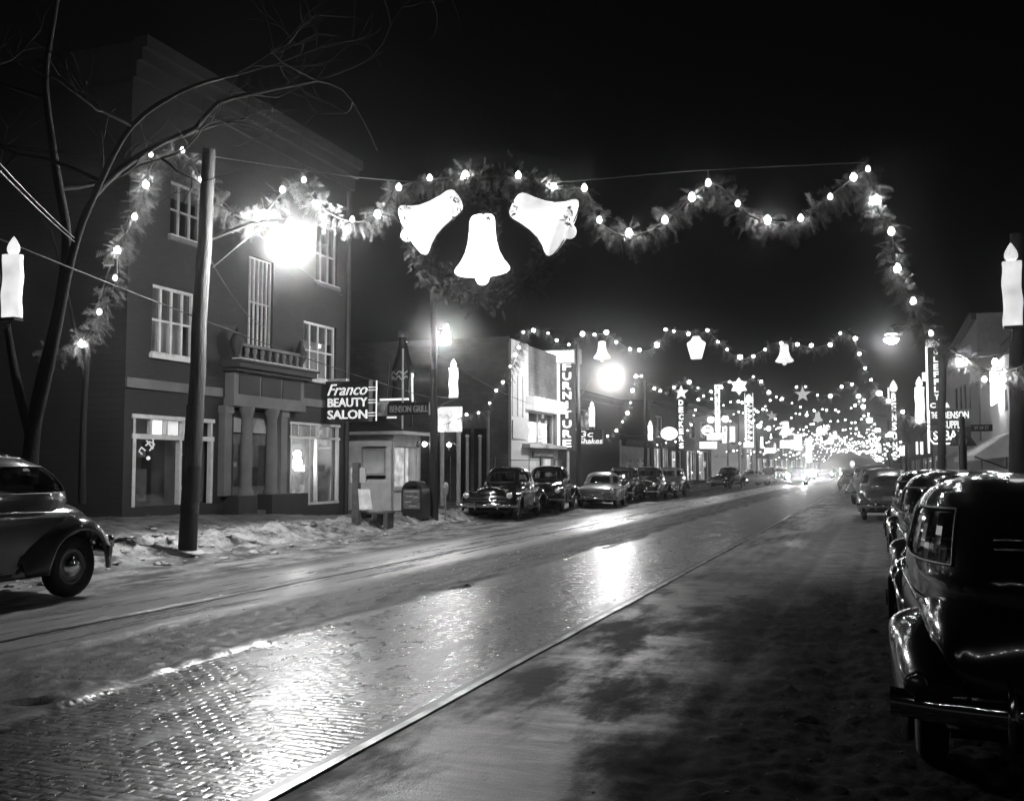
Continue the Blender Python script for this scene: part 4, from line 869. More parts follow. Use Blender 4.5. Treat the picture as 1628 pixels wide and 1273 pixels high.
signbox('lit_cube_sign', 'narrow lit box right of the square boxes on the pole', 1160, 678, 1168, 702, 110, glow('very bright panel', 1.7), dep=.4)
t, a, c = signbox('round_topped_sign', 'tall round topped theatre sign outlined in bulbs above the fluted front', 1184, 625, 1198, 706, 122, mat('sign face', .05, .4), [], dep=.5, round_top=True, rim=glow('neon rim', 2.2))
b = MB(); n_ = 8; cx_ = (a.x+c.x)/2
b.prism([(cx_+(c.x-a.x)*.46*math.cos(k*PI/10), a.z-1.15+1.0*math.sin(k*PI/10)) for k in range(11)], 'y', 121.8, 121.95)
for k in range(7):
    z1_ = a.z-1.5-(a.z-c.z-1.6)*k/7; b.tube([(cx_-.36, 121.9, z1_-.6), (cx_-.36, 121.9, z1_), (cx_+.3, 121.9, z1_-.05), (cx_-.2, 121.9, z1_-.35), (cx_+.32, 121.9, z1_-.62)], .1, 5)
b.build('neon_letters', glow('neon rim', 2.2), t)
for i, (p0_, q0_, p1_, q1_, Y, m_, lb) in enumerate(((1182, 703, 1198, 711, 120, 'very bright panel', 'lit marquee box at the foot of the round topped sign'), (1240, 700, 1262, 712, 170, 'blazing letters', 'glaring white sign above the oncoming headlights'), (1262, 690, 1275, 716, 190, 'very bright panel', 'upright white sign right of the glaring one'),
        (1281, 700, 1291, 735, 200, 'very bright panel', 'tall pale lit sign in the far cluster left of the bulbs'), (1215, 712, 1232, 720, 150, 'very bright panel', 'low lit shop sign left of the far cluster'), (1209, 694, 1213, 712, 140, 'blazing letters', 'thin upright tube sign by the theatre'))):
    signbox('distant_lit_sign', lb, p0_, q0_, p1_, q1_, Y, M[m_], dep=.4, group='distant lit signs on the left')
# three cent shop sign
t, a, c = signbox('shop_price_sign', 'dark sign reading 3c with glowing lower line beside the second street lamp pole', 921, 683, 958, 706, 57, BLACK, [('3c', .05, .6, .08, .5, glow('bright lettering', 1.6), .1), ('Shakes', .0, 1.0, .58, .96, glow('bright lettering', 1.6), .2)], dep=.25)
# ---------------------------------------------------------------- right side buildings
yr = lambda px: PX(px, 740, XRT).y
def holeR(p0_, q0_, p1_, q1_, X=XRT):
    a = PX(p0_, q0_, X); b_ = PX(p1_, q1_, X); return (min(a.y, b_.y), max(a.y, b_.y), PX(p1_, q1_, X).z, PX(p1_, q0_, X).z)
ya, yb = yr(1612), yr(1548)
t = shopb('corner_wall_building', 'dark brick building at the right edge behind the candle pole', XRT, 14, ya-.1, 7.6, mat('dark stucco', .05, .8, var=.3), [], None, -1)
t = shopb('white_shop', 'white fronted two storey shop with a sloping canvas awning on the right', XRT, ya, yr(1562), 7.4, mat('white stucco', .75, .8, var=.1), [holeR(1594, 612, 1603, 652), holeR(1596, 705, 1606, 745)], [ROOM2, ROOM], -1, frame=DARK, cornice=False)
za, zb_ = PX(1608, 686, XRT).z, PX(1608, 686, XRT).z-1.0
b = MB(); y0_, y1_ = ya+.2, yr(1565)
b.add([(XRT-.02, y0_, za), (XRT-.02, y1_, za), (4.3, y1_, za-1.15), (4.3, y0_, za-1.15), (4.3, y1_, za-1.4), (4.3, y0_, za-1.4)], [(0, 1, 2, 3), (3, 2, 4, 5)]); b.add([(XRT-.02, y0_, za), (4.3, y0_, za-1.15), (4.3, y0_, za-1.4), (XRT-.02, y0_, za-1.2)], [(0, 1, 2, 3)]); b.build('awning', mat('canvas', .85, .8, var=.1, vs=2), t)
MB().tube([(4.3, y0_, za-1.2), (XRT, y0_, za-1.9)], .03).build('awning_arm', DARK, t)
o = MB().box(XRT-.4, XRT-.36, ya+2.5, ya+5.5, 5.0, 6.9).build('glowing_wall_panel', glow('glowing wall panel', 14), t)  # glowing panel stands for the bright wall, made strong to light the awning
holes = [holeR(p_-4, 604+i*3, p_+1, 649) for i, p_ in enumerate((1543, 1536, 1529, 1522))]
t = shopb('lancet_building', 'tall pale building with four narrow upper windows beyond the white shop', XRT, yr(1560)+.3, yr(1505), 11.6, mat('pale stucco', .4, .8, var=.15), [(a+.2, b_-.2, c, d) for a, b_, c, d in holes if b_-a > .5], None, -1, frame=DARK)
for p0_, p1_, hh, m_, lb in ((1504, 1484, 8.5, STONE, 'pale shop behind the big vertical sign on the right'), (1483, 1466, 7, STONED, 'dark shop front below the big far candle'), (1465, 1448, 8.8, BRICK2, 'grey brick front left of the big far candle'),
        (1447, 1434, 7, STONE, 'narrow bright shop behind the flame topped sign'), (1433, 1422, 9, STONED, 'last building visible on the right, under the bulbs')):
    a_, c_ = yr(p0_), yr(p1_); L_ = c_-a_
    shopb('distant_shop', lb, XRT, a_+.05, c_-.05, hh, m_, [(a_+L_*.08, a_+L_*.46, .6, 3.0), (a_+L_*.54, a_+L_*.92, .6, 3.0), (a_+L_*.2, a_+L_*.4, 4.4, 5.7)], [ROOM, ROOM3, ROOM2], -1)
# right hand signs
t, a, c = signbox('tall_letter_sign', 'tall vertical sign of white letters behind the right lamp pole, lit box on top', 1474, 554, 1499, 652, 64, mat('sign face', .05, .4),
    vert('GLEFFLY', u0=.42, u1=.76, v0=.01, v1=.86, m=glow('bright lettering', 1.6))+[('C', .1, .5, .88, .96, M['bright lettering'], 0), ('&', 1.05, 1.5, .88, .96, M['bright lettering'], 0)], dep=.3)
MB().box(a.x-.1, a.x, 63.95, 64.1, c.z-2.5, a.z+.2).build('neon_edge', M['neon edge'], t)
p0, p1 = PY(1471, 541, 64), PY(1494, 551, 64); MB().box(p0.x, p1.x, 63.8, 64.2, p1.z, p0.z).build('top_cabinet', glow('very bright panel', 1.7), t)
t, a, c = signbox('bar_sign', 'big black box sign lettered with supply and bar in white neon', 1479, 652, 1544, 702, 63, BLACK, [('THE', .02, .17, .06, .26, M['bright lettering'], 0), ('BENSON', .33, .96, .05, .27, M['bright lettering'], 0), ('S', .06, .17, .66, .94, M['bright lettering'], 0), ('SUPPLY', .33, .84, .34, .58, M['bright lettering'], 0), ('BAR', .33, .84, .64, .94, M['bright lettering'], 0)], dep=.4, rim=None)
b = MB(); b.tube([(a.x-.1, 62.9, a.z), (a.x-.1, 62.9, c.z+.2), (a.x+.15, 62.9, c.z-.1), (c.x-.6, 62.9, c.z-.1)], .05, 6); b.build('neon_border', M['neon edge'], t)
t, a, c = signbox('arrow_sign', 'bright half oval sign sticking out left of the tall letter sign', 1466, 592, 1480, 605, 68, glow('very bright panel', 1.7), dep=.3)
t = [o for o in S.objects][-1]
t, a, c = signbox('flame_topped_sign', 'tall sign like a burning candle with white vertical letters on the right', 1417, 625, 1427, 735, 125, mat('sign face', .05, .4), vert('BENSONS', m=M['blazing letters'], u0=0, u1=1, v0=0, v1=.98, fill=.86), dep=.4)
def flame(parent, x, y, z, w_, h_, m_, name='flame', n=14):
    pr_ = [(.001, 0), (.32, .04), (.48, .2), (.5, .36), (.42, .55), (.26, .75), (.12, .9), (.001, 1)]
    return MB().lathe([(r_*w_, q_*h_) for r_, q_ in pr_], (x, y, z), n=n, sy=.7).build(name, m_, parent)
flame(t, (a.x+c.x)/2, 125, a.z+.15, .85, 1.4, glow('very bright panel', 1.7))
for i, (p0_, q0_, p1_, q1_, Y, m_, lb) in enumerate(((1430, 708, 1443, 724, 120, 'blazing letters', 'square glaring sign right of the flame topped sign'), (1456, 702, 1460, 722, 100, 'very bright panel', 'small upright sign left of the lamp pole'),
      (1463, 702, 1468, 722, 96, 'very bright panel', 'thin upright sign beside the small one at the lamp pole'), (1411, 616, 1414, 632, 112, 'very bright panel', 'tiny tube sign left of the flame'), (1392, 700, 1398, 716, 150, 'very bright panel', 'small lit sign among the bulbs at the right'))):
    signbox('distant_lit_sign', lb, p0_, q0_, p1_, q1_, Y, M[m_], dep=.4, group='distant lit signs on the right')
a_ = PY(1466, 737, 90); 
t = thing('striped_awning', 'pale canvas awning over the pavement left of the lamp pole', 'awning', (5, 84, 2.3)); b = MB(); b.add([(6, 78, 3.4), (6, 88, 3.4), (4.4, 88, 2.4), (4.4, 78, 2.4)], [(0, 1, 2, 3)]); b.add([(6, 78, 3.37), (6, 88, 3.37), (4.4, 88, 2.37), (4.4, 78, 2.37)], [(3, 2, 1, 0)]); b.add([(6, 78, 3.4), (4.4, 78, 2.4), (6, 78, 2.3)], [(0, 1, 2)]); b.build('canvas', M['canvas'], t)
# street name plate, triangular service sign
p = PY(1546, 676, 30); p1 = PY(1575, 684, 30)
t = thing('street_name_sign', 'small dark street name plate on a post in front of the white shop', 'sign', (p.x-.25, 30.1, 0)); MB().box(p.x-.05, p1.x+.05, 30, 30.04, p1.z-.02, p.z+.02).build('plate', BLACK, t)
letters(t, 'W 69 ST', p.x+.04, p1.x-.04, p1.z+.02, p.z-.02, 30, WHITE, depth=.2)
MB().tube([(p.x-.25, 30.1, 0), (p.x-.25, 30.1, p.z+.25)], .07, 10).build('post', DARK, t); MB().tube([(p.x-.25, 30.05, p.z-.07), (p.x, 30.03, p.z-.07)], .02, 6).build('arm', DARK, t)
p = PY(1530, 690, 36); t = thing('triangular_sign', 'dark triangular sign with a ring emblem on a thick post on the right pavement', 'sign', (p.x, 36, 0)); k = 36/1500
MB().prism([(p.x-18*k, p.z-16*k), (p.x+18*k, p.z-16*k), (p.x, p.z+12*k)], 'y', 35.95, 36.0).build('board', mat('sign grey', .12, .5), t)
MB().tube([(p.x+5*k*math.cos(q*PI/8), 35.9, p.z-10*k+5*k*math.sin(q*PI/8)) for q in range(17)], .03, 6).build('ring', GREYP, t); letters(t, 'A', p.x-14*k, p.x-7*k, p.z-14*k, p.z-6*k, 35.94, GREYP, depth=.2)
MB().box(p.x-5*k, p.x+5*k, 36.01, 36.25, -.1, p.z-10*k).build('post', DARK, t)
# ---------------------------------------------------------------- poles, street lamps
def pole(label, base, top, r0, r1, m, steps=False, arms=()):
    t = thing('utility_pole', label, 'pole', base, group='poles along the street'); b = MB(); n = 9
    base, top = Vector(base), Vector(top); b.tube([base+(top-base)*k/n+Vector((.012*math.sin(k*2.1), .012*math.cos(k*1.7), 0)) for k in range(n+1)], [r0+(r1-r0)*k/n for k in range(n+1)], 16); b.build('shaft', m, t)
    for z, w_ in arms:
        c = base+(top-base)*((z-base.z)/(top.z-base.z)); g = MB(); g.box(c.x-w_, c.x+w_, c.y-r1-.1, c.y-r1, z-.06, z+.06); o = g.build('crossarm', m, t)
        for u in (-.85, -.4, .4, .85): MB().lathe([(.02, 0), (.045, .04), (.045, .09), (.02, .13), (.001, .13)], (c.x+u*w_, c.y-r1-.05, z+.06), n=10).build('insulator', GREYP, o)
    return t
b1 = PZ(298, 874, .2); b1t = PD(333, 238, (b1-CAM).dot(_f)+.1)
pole('leaning weathered pole in front of the brick building, dark tarred foot', b1, b1t, .165, .12, POLEW)
t = [o for o in S.objects if o.name == 'utility_pole'][0]
q = b1+(b1t-b1)*.36
MB().tube([b1+(q-b1)*u for u in (0.01, .5, 1)], [.172, .167, .160], 16).build('tarred_foot', POLED, t)
MB().tube([b1+(q-b1)*u for u in (.58, .7, 1.0)], [.171, .169, .166], 16).build('bare_band', POLEW, t)
b2 = PZ(690, 830, .1); pole('thin tarred pole beside the mail box', b2, PD(689, 455, (b2-CAM).dot(_f)), .13, .09, POLED, arms=())
b3 = PD(921, 785, 51); b3.z = 0; pole('dark pole behind the low grey car holding the second street lamp', b3, PD(918, 545, 51), .15, .1, POLED)
bR = PD(1614, 745, 21.4); bR.z = 0; pole('thick dark pole at the right edge carrying the paper candle', bR, PD(1617, 372, 21.4), .18, .14, POLED)
bS = PD(1494, 745, 41); bS.z = 0; pole('dark pole with the curved lamp arm in front of the vertical letter sign', bS, PD(1499, 536, 41), .17, .13, POLED)
bL = PD(-46, 745, 15); bL.z = .1; pole('pole just outside the left edge holding the left candle', bL, PD(-46, 200, 15), .15, .12, POLED)
for px_, D_, lb in ((1026, 64, 'slim dark pole before the lit shops'), (1076, 84, 'thin pole left of the starred sign'), (1096, 96, 'thin pole right of the starred sign'), (1157, 106, 'pale pole in front of the painted wall')):
    q = PD(px_, 742, D_); q.z = 0; pole(lb, q, PD(px_, 742-5.6*1600/D_, D_), .13, .09, POLED if D_ < 100 else WHITE)
for px_, D_, lb in ((1440, 88, 'dark pole between the flame topped sign and the big far candle'), (1412, 112, 'slim far pole at the right of the bulbs')):
    q = PD(px_, 742, D_); q.z = 0; pole(lb, q, PD(px_, 742-5.2*1600/D_, D_), .14, .1, POLED)
def lamp(label, P, mount, r, em, arm, small=False, bowl=False):
    t = thing('street_lamp', label, 'street lamp', mount, group='street lamps'); P, mount = Vector(P), Vector(mount)
    MB().tube(arm, .035 if not bowl else .045, 8).build('arm', DARK, t)
    MB().lathe([(.05, .34), (.09, .30), (.11, .16), (r*.5, .14), (r*.8, .10), (r*.85, .07), (r*.7, .08), (.08, .09)], P+Vector((0, 0, r*.62)), n=24).build('hood', GREYP, t)
    if bowl: MB().lathe([(.001, -r*.62), (r*.5, -r*.55), (r*.85, -r*.28), (r, 0), (r, r*.1)], P+Vector((0, 0, r*.1)), n=22).build('glass_bowl', em, t)
    else: MB().ball(P, r, 16, 12).build('glass_globe', em, t)
    return t
LP1 = PD(461, 388, 19.4); mp = PD(334, 380, (b1-CAM).dot(_f)+.1); mp2 = PD(338, 425, (b1-CAM).dot(_f)+.1)
t = lamp('blazing street lamp on a short arm from the leaning pole, brightest light in the picture', LP1, mp, .30, LAMPG, [mp, (mp+LP1)/2+Vector((0, 0, .35)), LP1+Vector((0, 0, .5)), LP1+Vector((0, 0, .42))])
MB().tube([mp2, PD(418, 357, 19.4)], .018, 6).build('brace', DARK, t)
LP2 = PD(972, 598, 50); mp = PD(920, 640, 51)
t = lamp('second bright street lamp over the low grey car', LP2, mp, .38, glow('second lamp glass', 400), [mp, PD(945, 585, 50.5), LP2+Vector((0, 0, .5)), LP2+Vector((0, 0, .42))])
LP3 = PD(709, 536, 30.5); mp = PD(690, 525, 32.3)
lamp('small starry street lamp near the top of the tarred pole', LP3, mp, .14, glow('small lamp glass', 1100), [mp, LP3+Vector((0, 0, .35)), LP3+Vector((0, 0, .3))])
LP4 = PD(1417, 541, 38.5); mp = PD(1496, 545, 41)
lamp('street lamp with a glowing bowl on a long curved arm at the right', LP4, mp, .26, glow('bowl lamp glass', 300), [mp+Vector((0, 0, .0)), PD(1462, 527, 40.5), PD(1442, 518, 40), PD(1425, 517, 39), PD(1418, 518, 38.6), LP4+Vector((0, 0, .42))], bowl=True)
for px_, py_, D_, r_, lb in ((1130, 667, 96, .3, 'far street lamp left of the square lit boxes'), (1153, 666, 104, .32, 'far street lamp above the square lit boxes'), (1207, 677, 135, .3, 'far street lamp right of the theatre sign'), (1222, 681, 150, .32, 'far street lamp beside the grey star'), (1416, 690, 110, .28, 'far street lamp at the right among the bulbs'), (1382, 668, 90, .25, 'far street lamp near the right leg of the garlands')):
    P_ = PD(px_, py_, D_); q = P_+Vector((-1.6 if px_ < 1300 else 1.6, 0, .3)); lamp(lb, P_, q, r_, glow('far lamp glass', 25), [q, P_+Vector((0, 0, .55)), P_+Vector((0, 0, .42))])
# two reflector bulbs on white posts, gas pump yard fence
for px_, py_, D_, pq, lb in ((675, 706, 36, 686, 'bare bulb on a gooseneck just left of the tarred pole'), (714, 707, 38, 727, 'bare bulb on a gooseneck under the white billboard')):
    P_ = PD(px_, py_, D_); q = PD(pq, 708, D_); t = thing('yard_light', lb, 'lamp', q, group='yard lights by the hut')
    MB().tube([q, (P_+q)/2+Vector((0, 0, .08)), P_+Vector((.05, 0, 0))], .02, 6).build('gooseneck', WHITE, t); MB().ball(P_, .085, 10, 8).build('bulb', glow('yard bulb', 26), t)
for px_, y0_, D_, lb in ((686, 690, 36, 'white post hidden behind the tarred pole'), (743, 694, 40, 'short white post in the yard past the billboard'), (763, 694, 42, 'second short white post in the yard, left of the tall one'), (776, 655, 44.0, 'tallest white post at the corner of the furniture store')):
    q = PD(px_, 742, D_); q.z = 0; t = thing('yard_post', lb, 'post', q, group='white posts in the yard'); MB().tube([q, PD(px_, y0_, D_)], .07, 8).build('shaft', GREYP, t)
    MB().lathe([(.09, 0), (.10, .03), (.04, .08), (.001, .09)], PD(px_, y0_, D_), n=10).build('cap', WHITE, t)
t = thing('yard_fence', 'low pale board fence with wire behind the parked cars, left of the furniture store', 'fence', (-18, 43.5, 0)); a = PD(743, 742, 43.5); c = PD(800, 742, 44.5)
MB().box(a.x, c.x, 43.9, 44.0, 0, 1.45).build('boards', mat('pale boards', .45, .7, var=.2), t); g = MB()
for k in range(4): g.tube([(a.x-4+k*2.2, 42.5, 0), (a.x-4+k*2.2, 42.5, 2.2)], .05, 6)
g.build('fence_posts', WOOD, t); g = MB()
for z in (.9, 1.5, 2.05): g.tube([(a.x-4, 42.5, z), (a.x+2.6, 42.5, z)], .012, 4)
g.build('fence_wire', DARK, t)
# ---------------------------------------------------------------- things on the left pavement
q = PZ(660, 831, .12); t = thing('mail_box', 'dark round topped mail box with a small poster, beside the tarred pole', 'mail box', q); w_ = .33
pf = lambda s, h0: [(q.x-w_*s, q.z+h0), (q.x+w_*s, q.z+h0), (q.x+w_*s, q.z+.9)]+[(q.x+w_*s*math.cos(k*PI/12), q.z+.9+w_*s*math.sin(k*PI/12)) for k in range(1, 12)]+[(q.x-w_*s, q.z+.9)]
MB().prism(pf(1, .12), 'y', q.y-.25, q.y+.3).build('box', mat('mail box paint', .03, .35, coat=.5), t)
g = MB()
for sx in (-1, 1):
    for sy in (-.2, .25): g.box(q.x+sx*w_*.85-.03, q.x+sx*w_*.85+.03, q.y+sy-.03, q.y+sy+.03, q.z-.1, q.z+.13)
g.build('feet', DARK, t)
MB().box(q.x-w_*.8, q.x+w_*.8, q.y-.262, q.y-.252, q.z+.42, q.z+.98).build('poster', mat('poster', .16, .6, var=.5, vs=9), t)
g = MB(); g.box(q.x-w_*.62, q.x+w_*.62, q.y-.27, q.y-.263, q.z+.90, q.z+.94)
for z_, a_, c_ in ((.78, -.5, .1), (.76, .2, .6), (.62, -.6, .0), (.5, -.2, .5)): g.box(q.x+w_*a_, q.x+w_*c_, q.y-.27, q.y-.263, q.z+z_-.02, q.z+z_+.02)
g.build('poster_lines', WHITE, t); MB().box(q.x-.2, q.x+.2, q.y-.29, q.y-.25, q.z+1.02, q.z+1.08).build('slot', CHROME, t)
q = PZ(708, 828, .12); t = thing('parking_meter', 'parking meter on a thin post just right of the tarred pole', 'parking meter', q)
MB().tube([q-Vector((0, 0, .2)), q+Vector((0, 0, .78))], .03, 8).build('post', GREYP, t)
MB().lathe([(.04, .76), (.09, .84), (.105, 1.0), (.1, 1.08), (.07, 1.14), (.001, 1.17)], q, n=14, sy=.6).build('meter_head', GREYP, t); MB().box(q.x-.05, q.x+.05, q.y-.07, q.y-.05, q.z+1.0, q.z+1.08).build('dial', WHITE, t)
q = PZ(566, 842, .14); D_ = (q-CAM).dot(_f); t = thing('notice_board', 'weathered post with two pale boards nailed on it, in front of the hut', 'notice board', q)
MB().box(q.x-.09, q.x+.09, q.y-.07, q.y+.07, q.z-.2, q.z+1.72).build('post', WOOD, t)
a, c = PD(552, 743, D_), PD(582, 767, D_); MB().box(a.x, q.x-.1, q.y-.02, q.y+.02, c.z, a.z).build('board', WHITE, t); MB().box(q.x+.1, c.x, q.y-.02, q.y+.02, c.z, a.z).build('board', WHITE, t)
a = PD(571, 777, D_); c = PD(592, 808, D_); t = thing('poster_panel', 'tilted white poster leaning on the notice post', 'poster', (a.x, q.y-.1, c.z)); g = MB()
g.add([(a.x, q.y-.1, a.z), (a.x+.34, q.y-.1, a.z-.01), (a.x+.46, q.y-.2, c.z), (a.x+.1, q.y-.2, c.z-.03)], [(0, 1, 2, 3)]); g.add([(a.x, q.y-.08, a.z), (a.x+.34, q.y-.08, a.z-.01), (a.x+.46, q.y-.18, c.z), (a.x+.1, q.y-.18, c.z-.03)], [(3, 2, 1, 0)]); g.build('sheet', mat('poster white', .75, .6, var=.3, vs=5), t)
q2 = PZ(600, 838, .14); t = thing('low_bench', 'low dark bench or sled beside the tilted poster', 'bench', q2); g = MB(); g.box(q2.x-.42, q2.x+.42, q2.y-.2, q2.y+.2, q2.z+.36, q2.z+.41); g.build('seat', WOOD, t)
for u in (-.33, .02, .33): MB().box(q2.x+u-.06, q2.x+u+.06, q2.y-.18, q2.y+.18, q2.z-.1, q2.z+.357).build('leg', WOOD, t)
MB().box(q2.x-.40, q2.x+.1, q2.y-.19, q2.y+.19, q2.z+.412, q2.z+.45).build('snow_cap', SNOWM, t)
# ---------------------------------------------------------------- garlands
def catmull(P, step=.05):
    P = [Vector(p) for p in P]; out = []
    for i in range(len(P)-1):
        p0, p1, p2, p3 = P[max(i-1, 0)], P[i], P[i+1], P[min(i+2, len(P)-1)]; n = max(2, int((p2-p1).length/step))
        for k in range(n): u = k/n; out.append(.5*((2*p1)+(p2-p0)*u+(2*p0-5*p1+4*p2-p3)*u*u+(3*p1-p0-3*p2+p3)*u**3))
    return out+[P[-1]]
def spray(b, p, d, L, rn, lv=2):   # a cedar sprig: stem with paired leaflets
    side = d.cross(Vector((rn.uniform(-1, 1), rn.uniform(-1, 1), rn.uniform(-1, 1)))).normalized(); n = 9 if lv == 2 else 3; wd = .0045 if lv == 2 else .02; drp = Vector((0, 0, -1))
    vs = [p-side*wd*.5, p+side*wd*.5, p+d*L+drp*L*.22]; fs = [(0, 1, 2)]
    for k in range(n):
        u = .12+.8*k/n; q = p+d*L*u+drp*L*.22*u*u; l_ = L*(.34-.22*u)*rn.uniform(.6, 1.4)
        for s in (-1, 1):
            e = (d*.75+side*s*.8+drp*.15).normalized(); f = e.cross(d).normalized().cross(e)
            i = len(vs); vs += [q-f*wd*1.3, q+f*wd*1.3, q+e*l_]; fs.append((i, i+1, i+2))
            if lv == 2 and l_ > .04:
                m_ = q+e*l_*.5; g = (e+side*s*.6+Vector((rn.uniform(-.4, .4),)*3)).normalized(); vs += [m_-d*wd, m_+d*wd, m_+g*l_*.55]; fs.append((i+3, i+4, i+5))
    b.add(vs, fs)
def rope(b, path, per_m, L, spread, rn, lv):
    acc = 0; b.tube(path[::3]+[path[-1]], .02, 4)
    for i in range(1, len(path)):
        acc += (path[i]-path[i-1]).length*per_m*(.55+.9*rn.random()*(1 if math.sin(i*.21)+math.sin(i*.083) > -.6 else .35)); tg = (path[i]-path[i-1]).normalized()
        while acc > 1:
            acc -= 1; o = Vector((rn.gauss(0, 1), rn.gauss(0, 1), rn.gauss(-.8, .8))); o = (o-tg*o.dot(tg)*.6).normalized()
            spray(b, path[i]+o*rn.uniform(0, spread*.35), (o+tg*rn.uniform(-.8, .8)).normalized(), L*rn.uniform(.5, 1.25), rn, lv)
BULB2 = glow('strong lit bulb', 270); BULB3 = glow('brighter lit bulb', 45); DIMB = glow('weak lit bulb', 7)
def bulbat(parent, p, r=.055, m=None, near=True):
    if near: o = MB().lathe([(.001, -r*1.15), (r*.6, -r*.95), (r, -r*.2), (r*.92, r*.35), (r*.5, r*1.1), (r*.4, r*1.3)], p, n=12).build('bulb', m or BULB, parent); MB().lathe([(r*.42, r*1.25), (r*.45, r*2.0), (.001, r*2.1)], p, n=8).build('socket', DARK, o)
    else: MB().ico(p, r).build('bulb', m or BULB, parent)
G1 = [(70,562,16.4),(128,545,16.4),(158,500,16.4),(184,445,16.4),(188,398,16.4),(213,345,16.4),(232,296,16.4),(245,258,16.5),(290,244,16.6),(322,288,16.7),(345,322,16.8),(405,350,16.9),(450,306,17),(482,290,17),(508,328,17.1),(558,352,17.2),(600,342,17.3),(632,300,17.4),(682,286,17.4),(740,282,17.5),(823,282,17.6),(880,302,17.7),(930,302,17.8),(952,352,17.8),(1000,376,17.9),(1057,352,18),(1098,317,18),(1127,292,18.1),(1150,300,18.2),(1180,335,18.2),(1220,352,18.3),(1273,350,18.4),(1320,312,18.4),(1355,284,18.5),(1380,272,18.6),(1390,320,18.8),(1417,370,19),(1425,427,19.3),(1450,482,19.6),(1480,532,20),(1530,566,20.5),(1580,590,21),(1640,578,21)]
BL1 = [(73,561,0),(130,547,1),(158,496,0),(183,442,0),(187,398,1),(214,345,0),(232,294,1),(240,246,0),(290,239,0),(321,287,1),(408,347,1),(449,302,0),(483,286,0),(505,326,1),(560,349,0),(600,341,1),(634,298,0),(683,283,0),(740,279,1),(824,279,0),(880,298,1),(929,299,0),(953,350,0),(1000,371,1),(1057,350,0),(1100,314,1),(1126,291,0),(1173,324,0),(1220,350,1),(1273,347,0),(1320,313,0),(1357,282,0),(1380,269,0),(1389,320,1),(1417,368,0),(1427,427,1),(1452,479,0),(1480,530,0),(1527,577,1),(1582,576,0),(1565,603,0),(1590,603,1)]
ylk = lambda px: float(np.interp(px, [g[0] for g in G1], [g[2] for g in G1]))
t = thing('garland', 'nearest cedar garland swagged across the street with large bulbs, carrying the three big bells', 'garland', PY(770, 300, 17.5), group='lit garlands strung across the street')
rn = random.Random(11); b = MB(); path = catmull([PY(*g) for g in G1]); rope(b, path, 78, .36, .17, rn, 2)
for px_, py_, B_ in BL1:
    if B_:
        p = PY(px_, py_, ylk(px_))
        for k in range(20):
            d = Vector((rn.gauss(0, 1), rn.gauss(0, .7), rn.gauss(-.3, 1))).normalized(); spray(b, p+d*.08+Vector((0, 0, .03)), d, rn.uniform(.16, .36), rn, 2)
b.build('foliage', FOL, t)
for px_, py_, B_ in BL1: bulbat(t, PY(px_, py_, ylk(px_)-(.05 if not B_ else -.03)), (.045+.014*((px_*7) % 5)/4) if not B_ else .06, BULB2 if B_ else (BULB if px_ % 3 else DIMB))
b = MB(); cp = catmull([PY(301, 243, 16.6), PY(600, 285, 17.3), PY(850, 291, 17.7), PY(1100, 272, 18.1), PY(1380, 258, 18.7)], .4); b.tube(cp, .009, 4); b.build('support_cable', DARK, t)
P0 = [Vector((x, -4.5+.05*x, 7.0+.9*math.sin(x*.9))) for x in np.linspace(-13, 3.4, 24)]; BEHIND = P0
# wreath behind the bells
C0 = PY(772, 374, 17.62); t = thing('wreath', 'big round cedar wreath framing the three glowing bells', 'wreath', C0); rn = random.Random(5); b = MB(); R_ = 1.36
pts_ = [C0+Vector((R_*1.04*math.cos(a), .0, R_*.80*math.sin(a)-.02)) for a in np.linspace(0, 2*PI, 60)]
for p in pts_[:-1]:
    for k in range(44):
        d = Vector((rn.gauss(0, 1), rn.gauss(0, .5), rn.gauss(0, 1))).normalized(); spray(b, p+Vector((rn.gauss(0, .13), rn.gauss(0, .06), rn.gauss(0, .13))), d, rn.uniform(.12, .28), rn, 2)
for k in range(150):
    p = C0+Vector((rn.gauss(0, .12), .1+rn.gauss(0, .05), .35+rn.gauss(0, .3))); d = Vector((rn.gauss(0, .6), 0, rn.gauss(0, 1))).normalized(); spray(b, p, d, rn.uniform(.15, .28), rn, 2)
b.build('foliage', mat('shaded cedar', .022, .8, var=.35, vs=8), t); MB().tube(pts_, .05, 6).build('hoop', DARK, t)  # darker copy of the cedar, shade put into its colour
def bellshape(b, c, h, ang, dep=.42, n=30):
    pr_ = [(.001, .98), (.10, 1.0), (.17, .985), (.215, .94), (.235, .87), (.24, .72), (.265, .52), (.315, .34), (.40, .19), (.475, .10), (.505, .05), (.50, .0), (.44, -.045), (.32, -.075), (.16, -.09), (.001, -.09)]
    rot = Matrix.Rotation(ang, 3, 'Y'); b.lathe([(r*h, (z-.45)*h) for r, z in pr_], c, n=n, sy=dep, rot=rot); return rot
def bell(label, px, py, Y, h, ang=0, m=SHELL, group='lit paper bells'):
    c = PY(px, py, Y); t = thing('bell', label, 'bell decoration', c, group=group); b = MB(); rot = bellshape(b, c, h, ang); b.build('shell', m, t)
    MB().ball(c+rot @ Vector((0, -.0, -.56*h)), .12*h, 12, 8).build('clapper', m, t)
    if h > .8:
        b = MB(); pts_ = []
        for s in (-1, 1): pts_.append([c+rot @ Vector((s*r*h, 0, (z-.45)*h)) for r, z in [(.10, 1.005), (.175, .99), (.222, .945), (.243, .87), (.248, .72), (.273, .52), (.323, .34), (.408, .19), (.483, .10), (.513, .05), (.508, 0), (.44, -.052), (.32, -.082), (.16, -.097)]])
        for q in pts_: b.tube(q, .014, 5)
        b.build('wire_rim', DARK, t)
    return t
bell('left tilted bell of the three big bells in the wreath', 689, 344, 17.42, 1.13, math.radians(60))
